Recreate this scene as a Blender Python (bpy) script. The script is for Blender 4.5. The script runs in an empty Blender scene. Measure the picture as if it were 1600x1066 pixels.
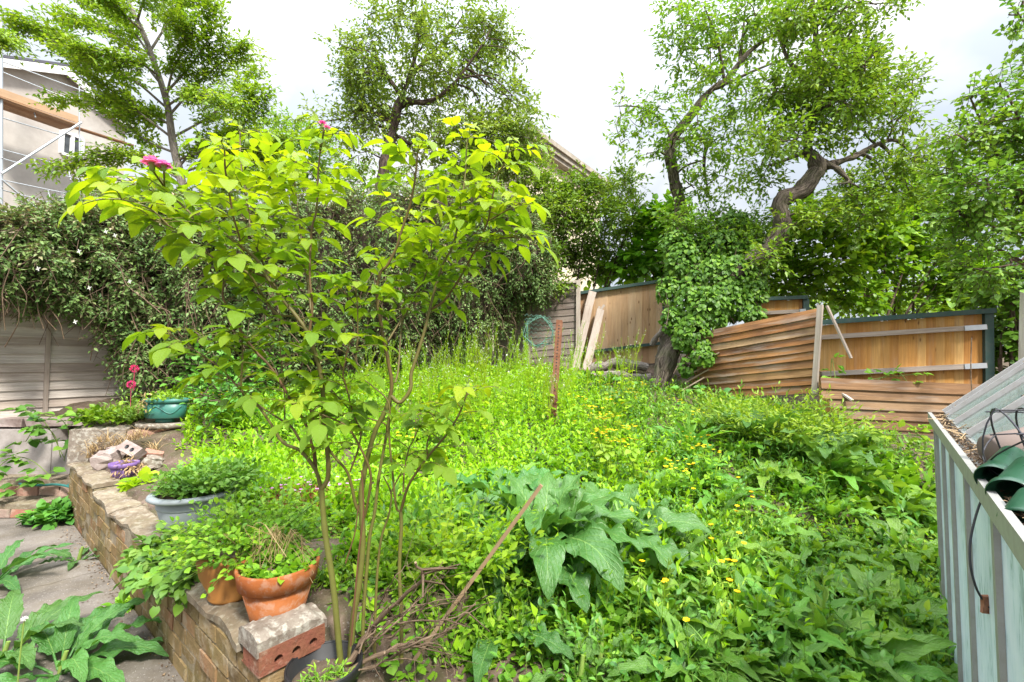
import bpy, math, numpy as np
from mathutils import Vector
rng = np.random.default_rng(7)
sc = bpy.context.scene
COL = sc.collection
R_ = math.radians
A = lambda *a: np.array(a, float)
# ------------------------------------------------------------------ camera model (16 mm lens, eye 1.6 m, tilted up 2.57 deg)
FPX, PITCH, EYE = 711.1, R_(2.57), 1.6
def ray(px, py):
    u, v = (px-800)/FPX, -(py-533)/FPX
    c, s = math.cos(PITCH), math.sin(PITCH)
    return A(u, c-s*v, s+c*v)
def P(px, py, d):
    r = ray(px, py); return A(0, 0, EYE)+r*(d/r[1])
def sst(a, b, x):
    t = np.clip((x-a)/(b-a), 0, 1); return t*t*(3-2*t)
# ------------------------------------------------------------------ terrain
WC = A(-0.98, 1.816); WA = A(-.7722, .6354); WN = A(.6354, .7722)     # near end of the brick wall, its direction and its bed side
WLEN = 4.76
def H(x, y):
    x = np.asarray(x, float); y = np.asarray(y, float)
    s = (x-WC[0])*WA[0]+(y-WC[1])*WA[1]; t = (x-WC[0])*WN[0]+(y-WC[1])*WN[1]
    Rr = .04+.19*np.clip(y-1.6, -.3, 9.5)
    Rr = Rr-.3*sst(1, 2.4, x)*(1-sst(3, 5, y))+.012*np.sin(x*5+y*3)+.015*np.sin(x*2.3-y*4.1)
    L = .45+.03*np.clip(y-3, 0, 1.5)+.05*sst(3.5,4.1,y)+.40*sst(4.5,5.6,y)+.14*np.clip(y-5.4, 0, 9)+.01*np.sin(x*7)*np.sin(y*6)
    w = sst(-.3, .12, s)*(1-sst(.7, 2.4, t))
    z = Rr+(L-Rr)*w
    side = sst(.06, .16, t)                                     # step down to the path under the wall
    low = -.06+sst(5.5, 5.75, y)*1.0
    lowm = np.where(s > -.25, 1-side, (1-sst(-.1, .25, t)))
    z = z+(low-z)*lowm
    return z
def hit(px, py, dz=0.):
    r = ray(px, py); d = .8
    while d < 30:
        p = A(0, 0, EYE)+r*d
        if p[2] < H(p[0], p[1])+dz: break
        d += .01
    return A(p[0], p[1], H(p[0], p[1]))
# ------------------------------------------------------------------ mesh builder
def nrm(a):
    return a/np.maximum(np.linalg.norm(a, axis=-1, keepdims=True), 1e-9)
class MB:
    def __init__(s): s.v=[]; s.uv=[]; s.a=[]; s.f=[]; s.fs=[]; s.m=[]; s.n=0
    def add(s, V, Fc, UV=None, att=.5, mat=0):
        V = np.asarray(V, float).reshape(-1, 3); n = len(V)
        s.v.append(V); s.uv.append(np.zeros((n, 2)) if UV is None else np.asarray(UV, float).reshape(-1, 2))
        s.a.append(np.broadcast_to(np.asarray(att, float), (n,)).copy())
        Fc = np.asarray(Fc, int); s.f.append((Fc+s.n).ravel()); s.fs.append(np.full(len(Fc), Fc.shape[1])); s.m.append(np.full(len(Fc), mat)); s.n += n
        return s
    def build(s, name, mats, parent=None, smooth=True):
        me = bpy.data.meshes.new(name); ob = bpy.data.objects.new(name, me); COL.objects.link(ob)
        for m in (mats if isinstance(mats, (list, tuple)) else [mats]): me.materials.append(m)
        V = np.concatenate(s.v); L = np.concatenate(s.f); FS = np.concatenate(s.fs); M = np.concatenate(s.m)
        me.vertices.add(len(V)); me.vertices.foreach_set('co', V.ravel())
        me.loops.add(len(L)); me.loops.foreach_set('vertex_index', L.astype(np.int32))
        me.polygons.add(len(FS)); st = np.concatenate([[0], np.cumsum(FS)[:-1]])
        me.polygons.foreach_set('loop_start', st.astype(np.int32)); me.polygons.foreach_set('loop_total', FS.astype(np.int32))
        me.polygons.foreach_set('material_index', M.astype(np.int32))
        me.polygons.foreach_set('use_smooth', np.full(len(FS), bool(smooth)))
        uv = me.uv_layers.new(name='UV'); uv.data.foreach_set('uv', np.concatenate(s.uv)[L].ravel())
        at = me.attributes.new('v', 'FLOAT', 'POINT'); at.data.foreach_set('value', np.concatenate(s.a))
        me.update(calc_edges=True); me.validate()
        if parent is not None: ob.parent = parent
        return ob
def empty(name, loc=(0,0,0), rz=0):
    o = bpy.data.objects.new(name, None); COL.objects.link(o); o.location = loc; o.rotation_euler = (0, 0, rz); o.empty_display_size = .1; return o
def tag(o, label=None, cat=None, group=None, kind=None):
    for k, x in (('label', label), ('category', cat), ('group', group), ('kind', kind)):
        if x: o[k] = x
    return o
def thing(name, label, cat, loc=(0,0,0), group=None):
    return tag(empty(name, loc), label, cat, group)
def loc_mb(mb, p):
    mb.v = [v-np.asarray(p) for v in mb.v]; return mb
def copy_tree(o, parent=None):
    c = o.copy(); COL.objects.link(c)
    if parent is not None: c.parent = parent
    for ch in list(o.children): copy_tree(ch, c)
    return c
# ------------------------------------------------------------------ shapes
BOXF = A([0,1,2,3],[7,6,5,4],[0,4,5,1],[1,5,6,2],[2,6,7,3],[3,7,4,0]).astype(int)
def hexa(mb, c8, att=None, mat=0):
    """8 corners: bottom ring 0-3, top ring 4-7; flat faces with uv in metres, v along the longest side"""
    c8 = np.asarray(c8, float); att = rng.random() if att is None else att; off = rng.random(2)*7
    e = [np.linalg.norm(c8[1]-c8[0]), np.linalg.norm(c8[3]-c8[0]), np.linalg.norm(c8[4]-c8[0])]; la = int(np.argmax(e))
    loc = A([0,0,0],[1,0,0],[1,1,0],[0,1,0],[0,0,1],[1,0,1],[1,1,1],[0,1,1])*e
    oth = [i for i in range(3) if i != la]
    uvv = np.stack([loc[:,oth[0]]+loc[:,oth[1]], loc[:,la]], 1)+off
    cen = c8.mean(0)
    for f in BOXF:
        q = c8[f]; n = np.cross(q[1]-q[0], q[2]-q[0])
        idx = f if np.dot(n, q.mean(0)-cen) > 0 else f[::-1]
        mb.add(c8[idx], [[0,1,2,3]], uvv[idx], att, mat)
def bx(mb, o, ax, ay, az, att=None, mat=0):
    o, ax, ay, az = map(lambda q: np.asarray(q, float), (o, ax, ay, az))
    hexa(mb, [o, o+ax, o+ax+ay, o+ay, o+az, o+ax+az, o+ax+ay+az, o+ay+az], att, mat)
def beam(mb, p, q, w, h, up=(0,0,1), att=None, mat=0):
    p, q = np.asarray(p, float), np.asarray(q, float); d = nrm(q-p); sd = np.cross(d, up)
    sd = nrm(sd) if np.linalg.norm(sd) > 1e-4 else A(1,0,0); u = np.cross(sd, d)
    bx(mb, p-sd*w/2-u*h/2, sd*w, u*h, q-p, att, mat)
def cr(pts, n=6):
    """Catmull-Rom through rows of pts (any number of columns)"""
    p = np.asarray(pts, float); q = np.vstack([2*p[0]-p[1], p, 2*p[-1]-p[-2]]); out = []
    for i in range(1, len(q)-2):
        t = np.linspace(0, 1, n, endpoint=False)[:,None]
        a,b,c,d = q[i-1],q[i],q[i+1],q[i+2]
        out.append(.5*((2*b)+(c-a)*t+(2*a-5*b+4*c-d)*t*t+(3*b-a-3*c+d)*t**3))
    return np.vstack(out+[p[-1:]])
def tube(mb, pts, rad, k=8, att=None, mat=0, cap=True, bump=0., closed=False):
    p = np.asarray(pts, float); n = len(p); rad = np.broadcast_to(np.asarray(rad, float), (n,))
    t = nrm(np.gradient(p, axis=0)); ref = A(.31,.17,.93) if abs(t[0][2]) < .9 else A(1,.2,.1)
    X = []; 
    for i in range(n):
        x = ref-t[i]*np.dot(ref, t[i]); x = x/np.linalg.norm(x); ref = x; X.append(x)
    X = np.array(X); Y = np.cross(t, X); an = np.arange(k)/k*2*np.pi
    rr = rad[:,None]*(1+bump*(rng.random((n,k))-.5))
    V = p[:,None]+rr[...,None]*(np.cos(an)[None,:,None]*X[:,None]+np.sin(an)[None,:,None]*Y[:,None])
    ln = np.concatenate([[0], np.cumsum(np.linalg.norm(np.diff(p, axis=0), axis=1))])
    UV = np.stack([np.broadcast_to(np.abs(an-np.pi)[None]*rad.mean(), (n,k)), np.broadcast_to(ln[:,None], (n,k))], -1)
    i, j = np.meshgrid(np.arange(n-1), np.arange(k), indexing='ij'); j2 = (j+1)%k
    Fc = np.stack([i*k+j, i*k+j2, (i+1)*k+j2, (i+1)*k+j], -1).reshape(-1, 4)
    a = rng.random() if att is None else att
    mb.add(V, Fc, UV, a, mat)
    if cap:
        for r, c in ((0, p[0]), (n-1, p[-1])):
            ring = V[r]; m = np.vstack([ring, c[None]])
            f = [[x, (x+1)%k, k] for x in range(k)]
            mb.add(m, f if r else [q[::-1] for q in f], np.zeros((k+1,2))+.3, a, mat)
def sticks(mb, a, b, r0, r1, att=.5, mat=0):
    """many thin three-sided twigs at once"""
    a, b = np.asarray(a, float), np.asarray(b, float); n = len(a)
    if n == 0: return
    d = nrm(b-a); x = nrm(np.cross(d, A(.3,.5,.81)+rng.normal(0,.1,(n,3)))); y = np.cross(d, x)
    V = []
    for e, r in ((a, r0), (b, r1)):
        r = np.broadcast_to(np.asarray(r, float), (n,))[:,None]
        for k in range(3): V.append(e+r*(math.cos(k*2.0944)*x+math.sin(k*2.0944)*y))
    V = np.stack(V, 1); base = np.arange(n)[:,None]*6
    Fc = np.concatenate([base+A(k,(k+1)%3,3+(k+1)%3,3+k).astype(int) for k in range(3)])
    UV = np.tile(A([0,0],[.01,0],[.02,0],[0,.2],[.01,.2],[.02,.2]), (n,1))
    mb.add(V, Fc, UV, np.repeat(np.broadcast_to(att, (n,)), 6), mat)
def lathe(mb, prof, c=(0,0,0), k=28, att=.5, mat=0, sx=1., sy=1., a0=0, a1=2*math.pi):
    prof = np.asarray(prof, float); n = len(prof); full = abs(a1-a0-2*math.pi) < 1e-6
    an = np.linspace(a0, a1, k, endpoint=not full)
    V = np.stack([prof[:,0,None]*np.cos(an)*sx+c[0], prof[:,0,None]*np.sin(an)*sy+c[1], np.broadcast_to(prof[:,1,None], (n,k))+c[2]], -1)
    UV = np.stack([np.broadcast_to(an*.15, (n,k)), np.broadcast_to(prof[:,1,None], (n,k))], -1)
    i, j = np.meshgrid(np.arange(n-1), np.arange(k if full else k-1), indexing='ij'); j2 = (j+1)%k
    mb.add(V, np.stack([i*k+j, i*k+j2, (i+1)*k+j2, (i+1)*k+j], -1).reshape(-1,4), UV, att, mat)
# ---- leaves
def ltemp(shape='ovate', n=3, fold=.18, droop=.25, W=.5):
    t = np.linspace(0, 1, n+1)
    if shape == 'ovate': w = np.sin(np.pi*np.clip(t,0,1)**.8)**.9
    elif shape == 'heart': w = np.sin(np.pi*t**.55)**.8; w[0] = .55
    elif shape == 'lance': w = np.sin(np.pi*t**.9)**1.0
    elif shape == 'round': w = np.sqrt(np.clip(1-(2*t-1)**2, 0, 1))
    w = w*W/2; w[-1] = .004; w[0] = max(w[0], .012)
    y = t*(1-.12*droop*t); z = -droop*t**2*.6
    yb = y.copy()
    if shape == 'heart': yb[0] -= .12
    V = np.concatenate([np.stack([-w, yb, z+fold*w*2], 1), np.stack([0*w, y, z], 1), np.stack([w, yb, z+fold*w*2], 1)])
    m = n+1; i = np.arange(n)
    Fc = np.concatenate([np.stack([i, m+i, m+i+1, i+1], 1), np.stack([m+i, 2*m+i, 2*m+i+1, m+i+1], 1)])
    UV = np.concatenate([np.stack([0*t, t], 1), np.stack([0*t+.5, t], 1), np.stack([0*t+1, t], 1)])
    return V, Fc, UV
def dtemp(W=.5, droop=.2, fold=.15):
    V = A([0,0,0],[-W/2,.42,fold*W],[0,1,-droop],[W/2,.42,fold*W],[0,.45,0]); Fc = A([0,4,1,0],[0,3,4,0]).astype(int)
    V = A([0,0,0],[-W/2,.4,fold*W],[0,1,-droop],[W/2,.4,fold*W])
    return V, A([0,3,2],[0,2,1]).astype(int), A([.5,0],[0,.4],[.5,1],[1,.4])
T_FAR = dtemp(); T_OV = ltemp('ovate', 3); T_OV2 = ltemp('ovate', 5, .12, .5, .58); T_OV3 = ltemp('ovate', 5, .3, .12, .52); T_HEART = ltemp('heart', 4, .1, .3, .9)
T_ROUND = ltemp('round', 3, .12, .2, .85); T_LANCE = ltemp('lance', 3, .2, .3, .3); T_WIDE = ltemp('ovate', 3, .15, .3, .75)
def leaves(mb, pos, F, N, size, T, att=None, mat=0):
    pos = np.asarray(pos, float); n = len(pos)
    if n == 0: return
    F = nrm(np.asarray(F, float)); X = nrm(np.cross(F, N)); Z = np.cross(X, F); TV, TF, TU = T
    s = np.broadcast_to(np.asarray(size, float), (n,))[:,None,None]
    V = pos[:,None]+s*(TV[None,:,0,None]*X[:,None]+TV[None,:,1,None]*F[:,None]+TV[None,:,2,None]*Z[:,None])
    k = len(TV); Fc = (np.arange(n)[:,None,None]*k+TF[None]).reshape(-1, TF.shape[1])
    att = rng.random(n) if att is None else att
    mb.add(V, Fc, np.tile(TU, (n,1)), np.repeat(np.clip(np.broadcast_to(att, (n,)), 0, 1), k), mat)
def rdir(n): return nrm(rng.normal(0, 1, (n,3)))
UP = A(0,0,1)
def sprays(ml, mt, o, d, length, k, size, T=T_FAR, droop=.25, att=None, side=.8, rt=.004, upn=1., jit=.35, mat=0):
    """leafy twigs: origins o, directions d; k alternate leaves on each"""
    o = np.asarray(o, float); m = len(o); d = nrm(np.asarray(d, float)); ln = np.broadcast_to(np.asarray(length, float), (m,))
    sd = nrm(np.cross(d, UP)+1e-4+rng.normal(0,.25,(m,3)))
    ca = rng.random(m) if att is None else np.broadcast_to(att, (m,))
    if mt is not None: sticks(mt, o, o+d*ln[:,None]-UP*(droop*ln*.6)[:,None], rt, rt*.5)
    for j in range(k):
        f = (j+.6)/k
        p = o+d*(ln*f)[:,None]-UP*(droop*ln*.6*f*f)[:,None]
        sg = 1 if j%2 else -1
        Fd = d*(.5 if j < k-1 else 1.2)+sd*sg*(side if j < k-1 else .1)+rng.normal(0,jit,(m,3))-UP*droop*.6
        Nn = UP*upn+d*.25+rng.normal(0,jit,(m,3))
        leaves(ml, p, Fd, Nn, np.broadcast_to(size, (m,))*(.75+.5*rng.random(m)), T, np.clip(ca*.6+.4*rng.random(m), 0, 1), mat)
def ellip(n, c, r, inner=.15):
    u = rdir(n); q = (inner+(1-inner)*rng.random(n)**.5)[:,None]; return np.asarray(c)+u*q*np.asarray(r), u
def clump(ml, mt, c, r, n, length, k, size, T=T_FAR, att=None, droop=.25, **kw):
    o, u = ellip(n, c, np.asarray(r)*.85)
    d = u*.8+rdir(n)*.6+UP*.15
    sprays(ml, mt, o, d, length*(.6+.8*rng.random(n)), k, size, T, droop, att if att is None else np.clip(att+rng.normal(0,.18,n),0,1), **kw)
def blade(mb, base, az, el, L, W, curl, att=.5, wavy=.12, rows=11, cols=7, pet=.15, fold=.25, roll=0., mat=0, shape='dock', petr=.004, pmat=None):
    """one big leaf: petiole, then an arching blade with a wavy margin; el = start elevation, curl = total bend down"""
    nn = 30; t = np.linspace(0, 1, nn); an = el-curl*t**1.3
    seg = np.stack([np.cos(an)*math.cos(az), np.cos(an)*math.sin(az), np.sin(an)], 1)
    tot = L*(1+pet); c = np.asarray(base)+np.vstack([[0,0,0], np.cumsum(seg[:-1], axis=0)])*tot/(nn-1)
    ip = int(nn*pet/(1+pet)); 
    idx = np.linspace(ip, nn-1, rows); at = lambda arr: np.stack([np.interp(idx, np.arange(nn), arr[:,q]) for q in range(3)], 1)
    C = at(c); Tn = nrm(at(seg)); sd = A(-math.sin(az), math.cos(az), 0); sd = np.broadcast_to(sd, C.shape); Nn = np.cross(Tn, sd)
    cr_, sr_ = math.cos(roll), math.sin(roll); sd2 = sd*cr_+Nn*sr_; Nn = Nn*cr_-sd*sr_
    tt = np.linspace(0, 1, rows)
    w = {'dock': np.sin(np.pi*np.clip(tt*.93+.05,0,1)**.72)**.8, 'strap': np.sin(np.pi*tt**.8)**.6, 'grass': (1-tt)**.7, 'ovate': np.sin(np.pi*np.clip(tt*.96+.03,0,1)**.65)}[shape]*W/2
    w[-1] = .002
    u = np.linspace(-1, 1, cols); ph = rng.random(2)*6.28; kk = 2.6+2.2*rng.random()
    rip = wavy*w[:,None]*(np.abs(u)**2)[None]*np.sin(kk*6.28*tt[:,None]+np.where(u > 0, ph[0], ph[1])[None])
    wj = w*(1+.075*rng.normal(0,1,rows))
    V = C[:,None]+(u[None]*wj[:,None])[...,None]*sd2[:,None]+(fold*np.abs(u)[None]*w[:,None]+rip)[...,None]*Nn[:,None]
    if shape == 'dock': V = V+(rng.normal(0,.055,(rows,cols))*w[:,None]*(np.abs(u)<.95))[...,None]*Nn[:,None]
    UV = np.stack([np.broadcast_to((u+1)/2, (rows,cols)), np.broadcast_to(tt[:,None], (rows,cols))], -1)
    i, j = np.meshgrid(np.arange(rows-1), np.arange(cols-1), indexing='ij')
    mb.add(V, np.stack([i*cols+j, i*cols+j+1, (i+1)*cols+j+1, (i+1)*cols+j], -1).reshape(-1,4), UV, att, mat)
    if pet > 0: tube(mb, c[:ip+2:max(1,ip//2)] if ip > 2 else c[:3], petr, 4, att, mat if pmat is None else pmat, cap=False)
# ------------------------------------------------------------------ materials
class NT:
    def __init__(s, name):
        s.m = bpy.data.materials.new(name); s.m.use_nodes = True; s.t = s.m.node_tree; s.t.nodes.clear(); s.out = s.n('ShaderNodeOutputMaterial')
    def n(s, ty, inp=None, **kw):
        x = s.t.nodes.new(ty)
        for k, v in kw.items(): setattr(x, k, v)
        for k, v in (inp or {}).items():
            if isinstance(v, bpy.types.NodeSocket): s.t.links.new(v, x.inputs[k])
            else: x.inputs[k].default_value = v
        return x
    def math(s, op, a, b=0., c=None):
        d = {0: a, 1: b}
        if c is not None: d[2] = c
        return s.n('ShaderNodeMath', d, operation=op).outputs[0]
    def mix(s, f, a, b, bt='MIX'):
        x = s.n('ShaderNodeMix', data_type='RGBA', blend_type=bt)
        for k, v in ((0, f), (6, a), (7, b)):
            if isinstance(v, bpy.types.NodeSocket): s.t.links.new(v, x.inputs[k])
            else: x.inputs[k].default_value = v if k == 0 else (*v, 1) if len(v) == 3 else v
        return x.outputs[2]
    def ramp(s, f, stops, interp='LINEAR'):
        x = s.n('ShaderNodeValToRGB', {0: f}); e = x.color_ramp.elements; x.color_ramp.interpolation = interp
        while len(e) < len(stops): e.new(.5)
        for q, (p, c) in zip(e, stops): q.position = p; q.color = (*c, 1) if len(c) == 3 else c
        return x.outputs[0]
    def noise(s, vec, scale, detail=4., rough=.55, dist=0.):
        return s.n('ShaderNodeTexNoise', {'Vector': vec, 'Scale': scale, 'Detail': detail, 'Roughness': rough, 'Distortion': dist}).outputs['Fac']
    def att(s): return s.n('ShaderNodeAttribute', attribute_name='v').outputs['Fac']
    def uv(s): return s.n('ShaderNodeUVMap', uv_map='UV').outputs[0]
    def obj(s): return s.n('ShaderNodeTexCoord').outputs['Object']
    def scale(s, v, sc_): return s.n('ShaderNodeVectorMath', {0: v, 1: sc_}, operation='MULTIPLY').outputs[0]
    def fin(s, sh): s.t.links.new(sh, s.out.inputs[0]); return s.m
    def bump(s, h, st=.3, dist=.01): return s.n('ShaderNodeBump', {'Height': h, 'Strength': st, 'Distance': dist}).outputs[0]
    def bsdf(s, col, rough=.6, spec=.3, normal=None, metal=0.):
        d = {'Base Color': col if isinstance(col, bpy.types.NodeSocket) else (*col, 1), 'Roughness': rough, 'Specular IOR Level': spec, 'Metallic': metal}
        if normal is not None: d['Normal'] = normal
        return s.n('ShaderNodeBsdfPrincipled', d).outputs[0]
def leafmat(name, stops, trans=.35, tcol=(1.25,1.2,.5), rough=.42, spec=.35, veins=0., vcol=(.35,.45,.15), nv=9., rib=.02):
    q = NT(name); c = q.ramp(q.att(), stops); nrml = None
    oi = q.n('ShaderNodeObjectInfo').outputs['Random']
    c = q.n('ShaderNodeHueSaturation', {'Hue': q.math('MULTIPLY_ADD', oi, .03, .485), 'Value': q.math('MULTIPLY_ADD', oi, .25, .88), 'Color': c}).outputs[0]
    if veins > 0:
        s = q.n('ShaderNodeSeparateXYZ', {0: q.uv()}); ax = q.math('ABSOLUTE', q.math('SUBTRACT', s.outputs[0], .5))
        mid = q.math('LESS_THAN', ax, q.math('MULTIPLY_ADD', s.outputs[1], -rib*.8, rib))
        vv = q.math('SUBTRACT', q.math('MULTIPLY', s.outputs[1], nv), q.math('MULTIPLY', ax, nv*.55))
        fr = q.math('ABSOLUTE', q.math('SUBTRACT', q.math('FRACT', vv), .5))
        vein = q.math('SUBTRACT', 1., q.n('ShaderNodeMapRange', {0: fr, 1: 0., 2: .16}).outputs[0])
        pn = q.noise(q.scale(q.uv(), (9,22,1)), 1.)
        c = q.mix(q.math('MULTIPLY', pn, .35), c, q.mix(.5, c, (.12,.2,.05)))
        spot = q.n('ShaderNodeMapRange', {0: q.noise(q.n('ShaderNodeVectorMath', {0: q.scale(q.uv(), (3,6,1)), 1: q.n('ShaderNodeCombineXYZ', {0: q.math('MULTIPLY', q.att(), 40.), 1: q.math('MULTIPLY', oi, 60.)}).outputs[0]}).outputs[0], 1., 4., .7), 1: .66, 2: .74}).outputs[0]
        c = q.mix(q.math('MULTIPLY', spot, .65*veins), c, (.28,.2,.04))
        c = q.mix(q.math('MULTIPLY', vein, .28*veins), c, vcol); c = q.mix(q.math('MULTIPLY', mid, .8*veins), c, vcol)
        hgt = q.math('ADD', q.math('MULTIPLY', vein, -.3), q.math('MULTIPLY', pn, 1.3)); nrml = q.bump(hgt, min(1., 1.*veins), .008)
    b = q.bsdf(c, rough, spec, nrml); tc = q.mix(1., c, tcol, 'MULTIPLY')
    t = q.n('ShaderNodeBsdfTranslucent', {'Color': tc}).outputs[0]
    return q.fin(q.n('ShaderNodeMixShader', {0: trans, 1: b, 2: t}).outputs[0])
def woodmat(name, stops, grain=.5, rough=.75, sc_=(55,2.2,1), dirt=(.08,.06,.05), dirtamt=.4, knots=False, green=0.):
    q = NT(name); uv = q.uv(); base = q.ramp(q.att(), stops)
    n1 = q.n('ShaderNodeMapRange', {0: q.noise(q.scale(uv, sc_), 1., 6., .65, .8), 1: .34, 2: .66}).outputs[0]; n2 = q.noise(q.scale(uv, (9,.8,1)), 1., 3.)
    c = q.mix(q.math('MULTIPLY', n1, grain), base, q.mix(1., base, (.45,.4,.36), 'MULTIPLY'))
    st = q.n('ShaderNodeMapRange', {0: n2, 1: .5, 2: .72}).outputs[0]
    c = q.mix(q.math('MULTIPLY', st, dirtamt), c, dirt)
    big = q.noise(q.obj(), 2.3, 4.); c = q.mix(q.math('MULTIPLY', q.n('ShaderNodeMapRange', {0: big, 1: .45, 2: .75}).outputs[0], dirtamt*.8), c, dirt)
    wx = q.n('ShaderNodeMapRange', {0: q.noise(q.scale(uv, (16,1.5,1)), 1., 4., .6), 1: .52, 2: .68}).outputs[0]; c = q.mix(q.math('MULTIPLY', wx, dirtamt*.5), c, (.4,.36,.32))
    if knots:
        vo = q.n('ShaderNodeTexVoronoi', {'Vector': q.scale(uv, (9,3.2,1)), 'Scale': 1.}).outputs['Distance']
        c = q.mix(q.n('ShaderNodeMapRange', {0: vo, 1: .13, 2: .05}).outputs[0], c, (.16,.075,.03))
    if green: c = q.mix(q.math('MULTIPLY', q.n('ShaderNodeMapRange', {0: q.noise(q.obj(), 6.), 1: .5, 2: .7}).outputs[0], green), c, (.1,.13,.05))
    return q.fin(q.bsdf(c, rough, .2, q.bump(n1, .4, .004)))
def stonemat(name, stops, sc_=8., rough=.9, bump=.5, moss=0., mcol=(.08,.1,.03), lichen=0., speck=0., crack=False):
    q = NT(name); ob = q.obj(); n1 = q.noise(ob, sc_, 6., .65); n2 = q.noise(ob, sc_*5, 5., .7)
    c = q.ramp(n1, stops); c = q.mix(q.math('MULTIPLY', n2, .5), c, q.mix(1., c, (.5,.48,.46), 'MULTIPLY'))
    if crack:
        ve = q.n('ShaderNodeTexVoronoi', {'Vector': q.n('ShaderNodeVectorMath', {0: ob, 1: q.n('ShaderNodeTexNoise', {'Vector': ob, 'Scale': 3.}).outputs['Color']}).outputs[0], 'Scale': .3}, feature='DISTANCE_TO_EDGE').outputs['Distance']
        c = q.mix(q.n('ShaderNodeMapRange', {0: ve, 1: .005, 2: .0015}).outputs[0], c, (.05,.04,.03))
        c = q.mix(q.math('MULTIPLY', q.n('ShaderNodeMapRange', {0: q.noise(ob, 38., 3., .7), 1: .55, 2: .7}).outputs[0], .5), c, (.09,.07,.055))
    if speck: c = q.mix(q.math('MULTIPLY', q.n('ShaderNodeMapRange', {0: q.noise(ob, 90., 2.), 1: .62, 2: .72}).outputs[0], speck), c, (.5,.48,.43))
    if moss: c = q.mix(q.math('MULTIPLY', q.n('ShaderNodeMapRange', {0: q.noise(ob, 3.5, 6., .7), 1: .45, 2: .65}).outputs[0], moss), c, mcol)
    if lichen: c = q.mix(q.math('MULTIPLY', q.n('ShaderNodeMapRange', {0: q.noise(ob, 28., 4., .6), 1: .5, 2: .62}).outputs[0], lichen), c, (.52,.5,.44))
    return q.fin(q.bsdf(c, rough, .2, q.bump(q.math('ADD', n1, q.math('MULTIPLY', n2, .4)), bump, .02)))
def plain(name, col, rough=.5, spec=.4, metal=0., dirt=.3, dcol=(.15,.12,.09), sc_=14.):
    q = NT(name); n = q.noise(q.obj(), sc_, 6., .65)
    c = q.mix(q.math('MULTIPLY', q.n('ShaderNodeMapRange', {0: n, 1: .42, 2: .72}).outputs[0], dirt), col, dcol)
    return q.fin(q.bsdf(c, q.math('MULTIPLY_ADD', n, .3, rough-.12), spec, q.bump(n, .15, .004), metal))
M = {}
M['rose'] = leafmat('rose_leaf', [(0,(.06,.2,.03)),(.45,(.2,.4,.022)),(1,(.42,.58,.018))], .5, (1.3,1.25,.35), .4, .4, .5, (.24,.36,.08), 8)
M['dock'] = leafmat('dock_leaf', [(0,(.06,.18,.022)),(.5,(.14,.32,.034)),(1,(.25,.43,.046))], .36, (1.35,1.25,.5), .35, .5, .7, (.24,.4,.1), 10, .025)
M['bigdock'] = leafmat('big_dock_leaf', [(0,(.03,.1,.022)),(.5,(.065,.185,.035)),(1,(.13,.28,.045))], .3, (1.35,1.25,.5), .36, .5, .85, (.24,.4,.1), 10, .022)
M['weed'] = leafmat('weed_leaf', [(0,(.07,.18,.02)),(.4,(.18,.34,.022)),(.8,(.31,.46,.03)),(1,(.42,.52,.06))], .4, (1.2,1.2,.45))
M['lime'] = leafmat('lime_weed_leaf', [(0,(.11,.26,.012)),(.5,(.29,.48,.016)),(1,(.45,.6,.025))], .45, (1.15,1.15,.4))
M['cool'] = leafmat('cool_weed_leaf', [(0,(.05,.15,.025)),(.6,(.13,.28,.035)),(1,(.22,.38,.05))], .3)
M['clem'] = leafmat('clematis_leaf', [(0,(.055,.11,.03)),(.35,(.13,.22,.055)),(.62,(.21,.29,.09)),(.8,(.31,.23,.15)),(1,(.5,.41,.3))], .2, (1.2,1.1,.6), .5, .3)
M['ivy'] = leafmat('ivy_leaf', [(0,(.04,.13,.012)),(.6,(.1,.25,.022)),(1,(.19,.37,.035))], .3, rough=.45, spec=.25)
M['bush'] = leafmat('bush_leaf', [(0,(.06,.16,.02)),(.5,(.15,.29,.035)),(1,(.28,.42,.05))], .35)
M['vine'] = leafmat('vine_leaf', [(0,(.07,.2,.012)),(.5,(.18,.36,.02)),(1,(.34,.5,.03))], .4)
M['pear'] = leafmat('pear_leaf', [(0,(.09,.2,.035)),(.5,(.21,.35,.055)),(1,(.37,.5,.08))], .35, (1.2,1.2,.55))
M['maple'] = leafmat('maple_leaf', [(0,(.1,.21,.02)),(.5,(.22,.34,.025)),(1,(.37,.47,.035))], .42, (1.2,1.15,.45))
M['apple'] = leafmat('apple_leaf', [(0,(.07,.18,.02)),(.5,(.18,.34,.035)),(1,(.34,.48,.055))], .35)
M['grass'] = leafmat('grass_blade', [(0,(.09,.2,.03)),(1,(.26,.4,.08))], .3)
M['dry'] = leafmat('dry_grass', [(0,(.3,.2,.09)),(1,(.55,.42,.22))], .25, (1,1,.9), .7, .1)
M['red'] = leafmat('reddish_leaf', [(0,(.2,.05,.03)),(.6,(.33,.12,.05)),(1,(.3,.28,.06))], .3, (1.2,.9,.5))
M['deadleaf'] = leafmat('dead_leaf', [(0,(.16,.08,.03)),(.6,(.3,.16,.05)),(1,(.42,.27,.06))], .2, (1,1,.7), .6, .2)
def petal(name, c0, c1): return leafmat(name, [(0,c0),(1,c1)], .35, (1.1,1,1), .5, .2)
M['yellow'] = petal('yellow_petal', (.75,.5,.01), (.85,.68,.03)); M['orange'] = petal('buttercup_petal', (.8,.42,.005), (.9,.6,.01))
M['pink'] = petal('pink_petal', (.7,.06,.32), (.85,.38,.6)); M['white'] = petal('white_petal', (.7,.7,.62), (.85,.85,.8)); M['magenta'] = petal('magenta_petal', (.65,.02,.13), (.8,.1,.25))
M['lilac'] = petal('lilac_petal', (.55,.2,.5), (.7,.35,.65))
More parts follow.
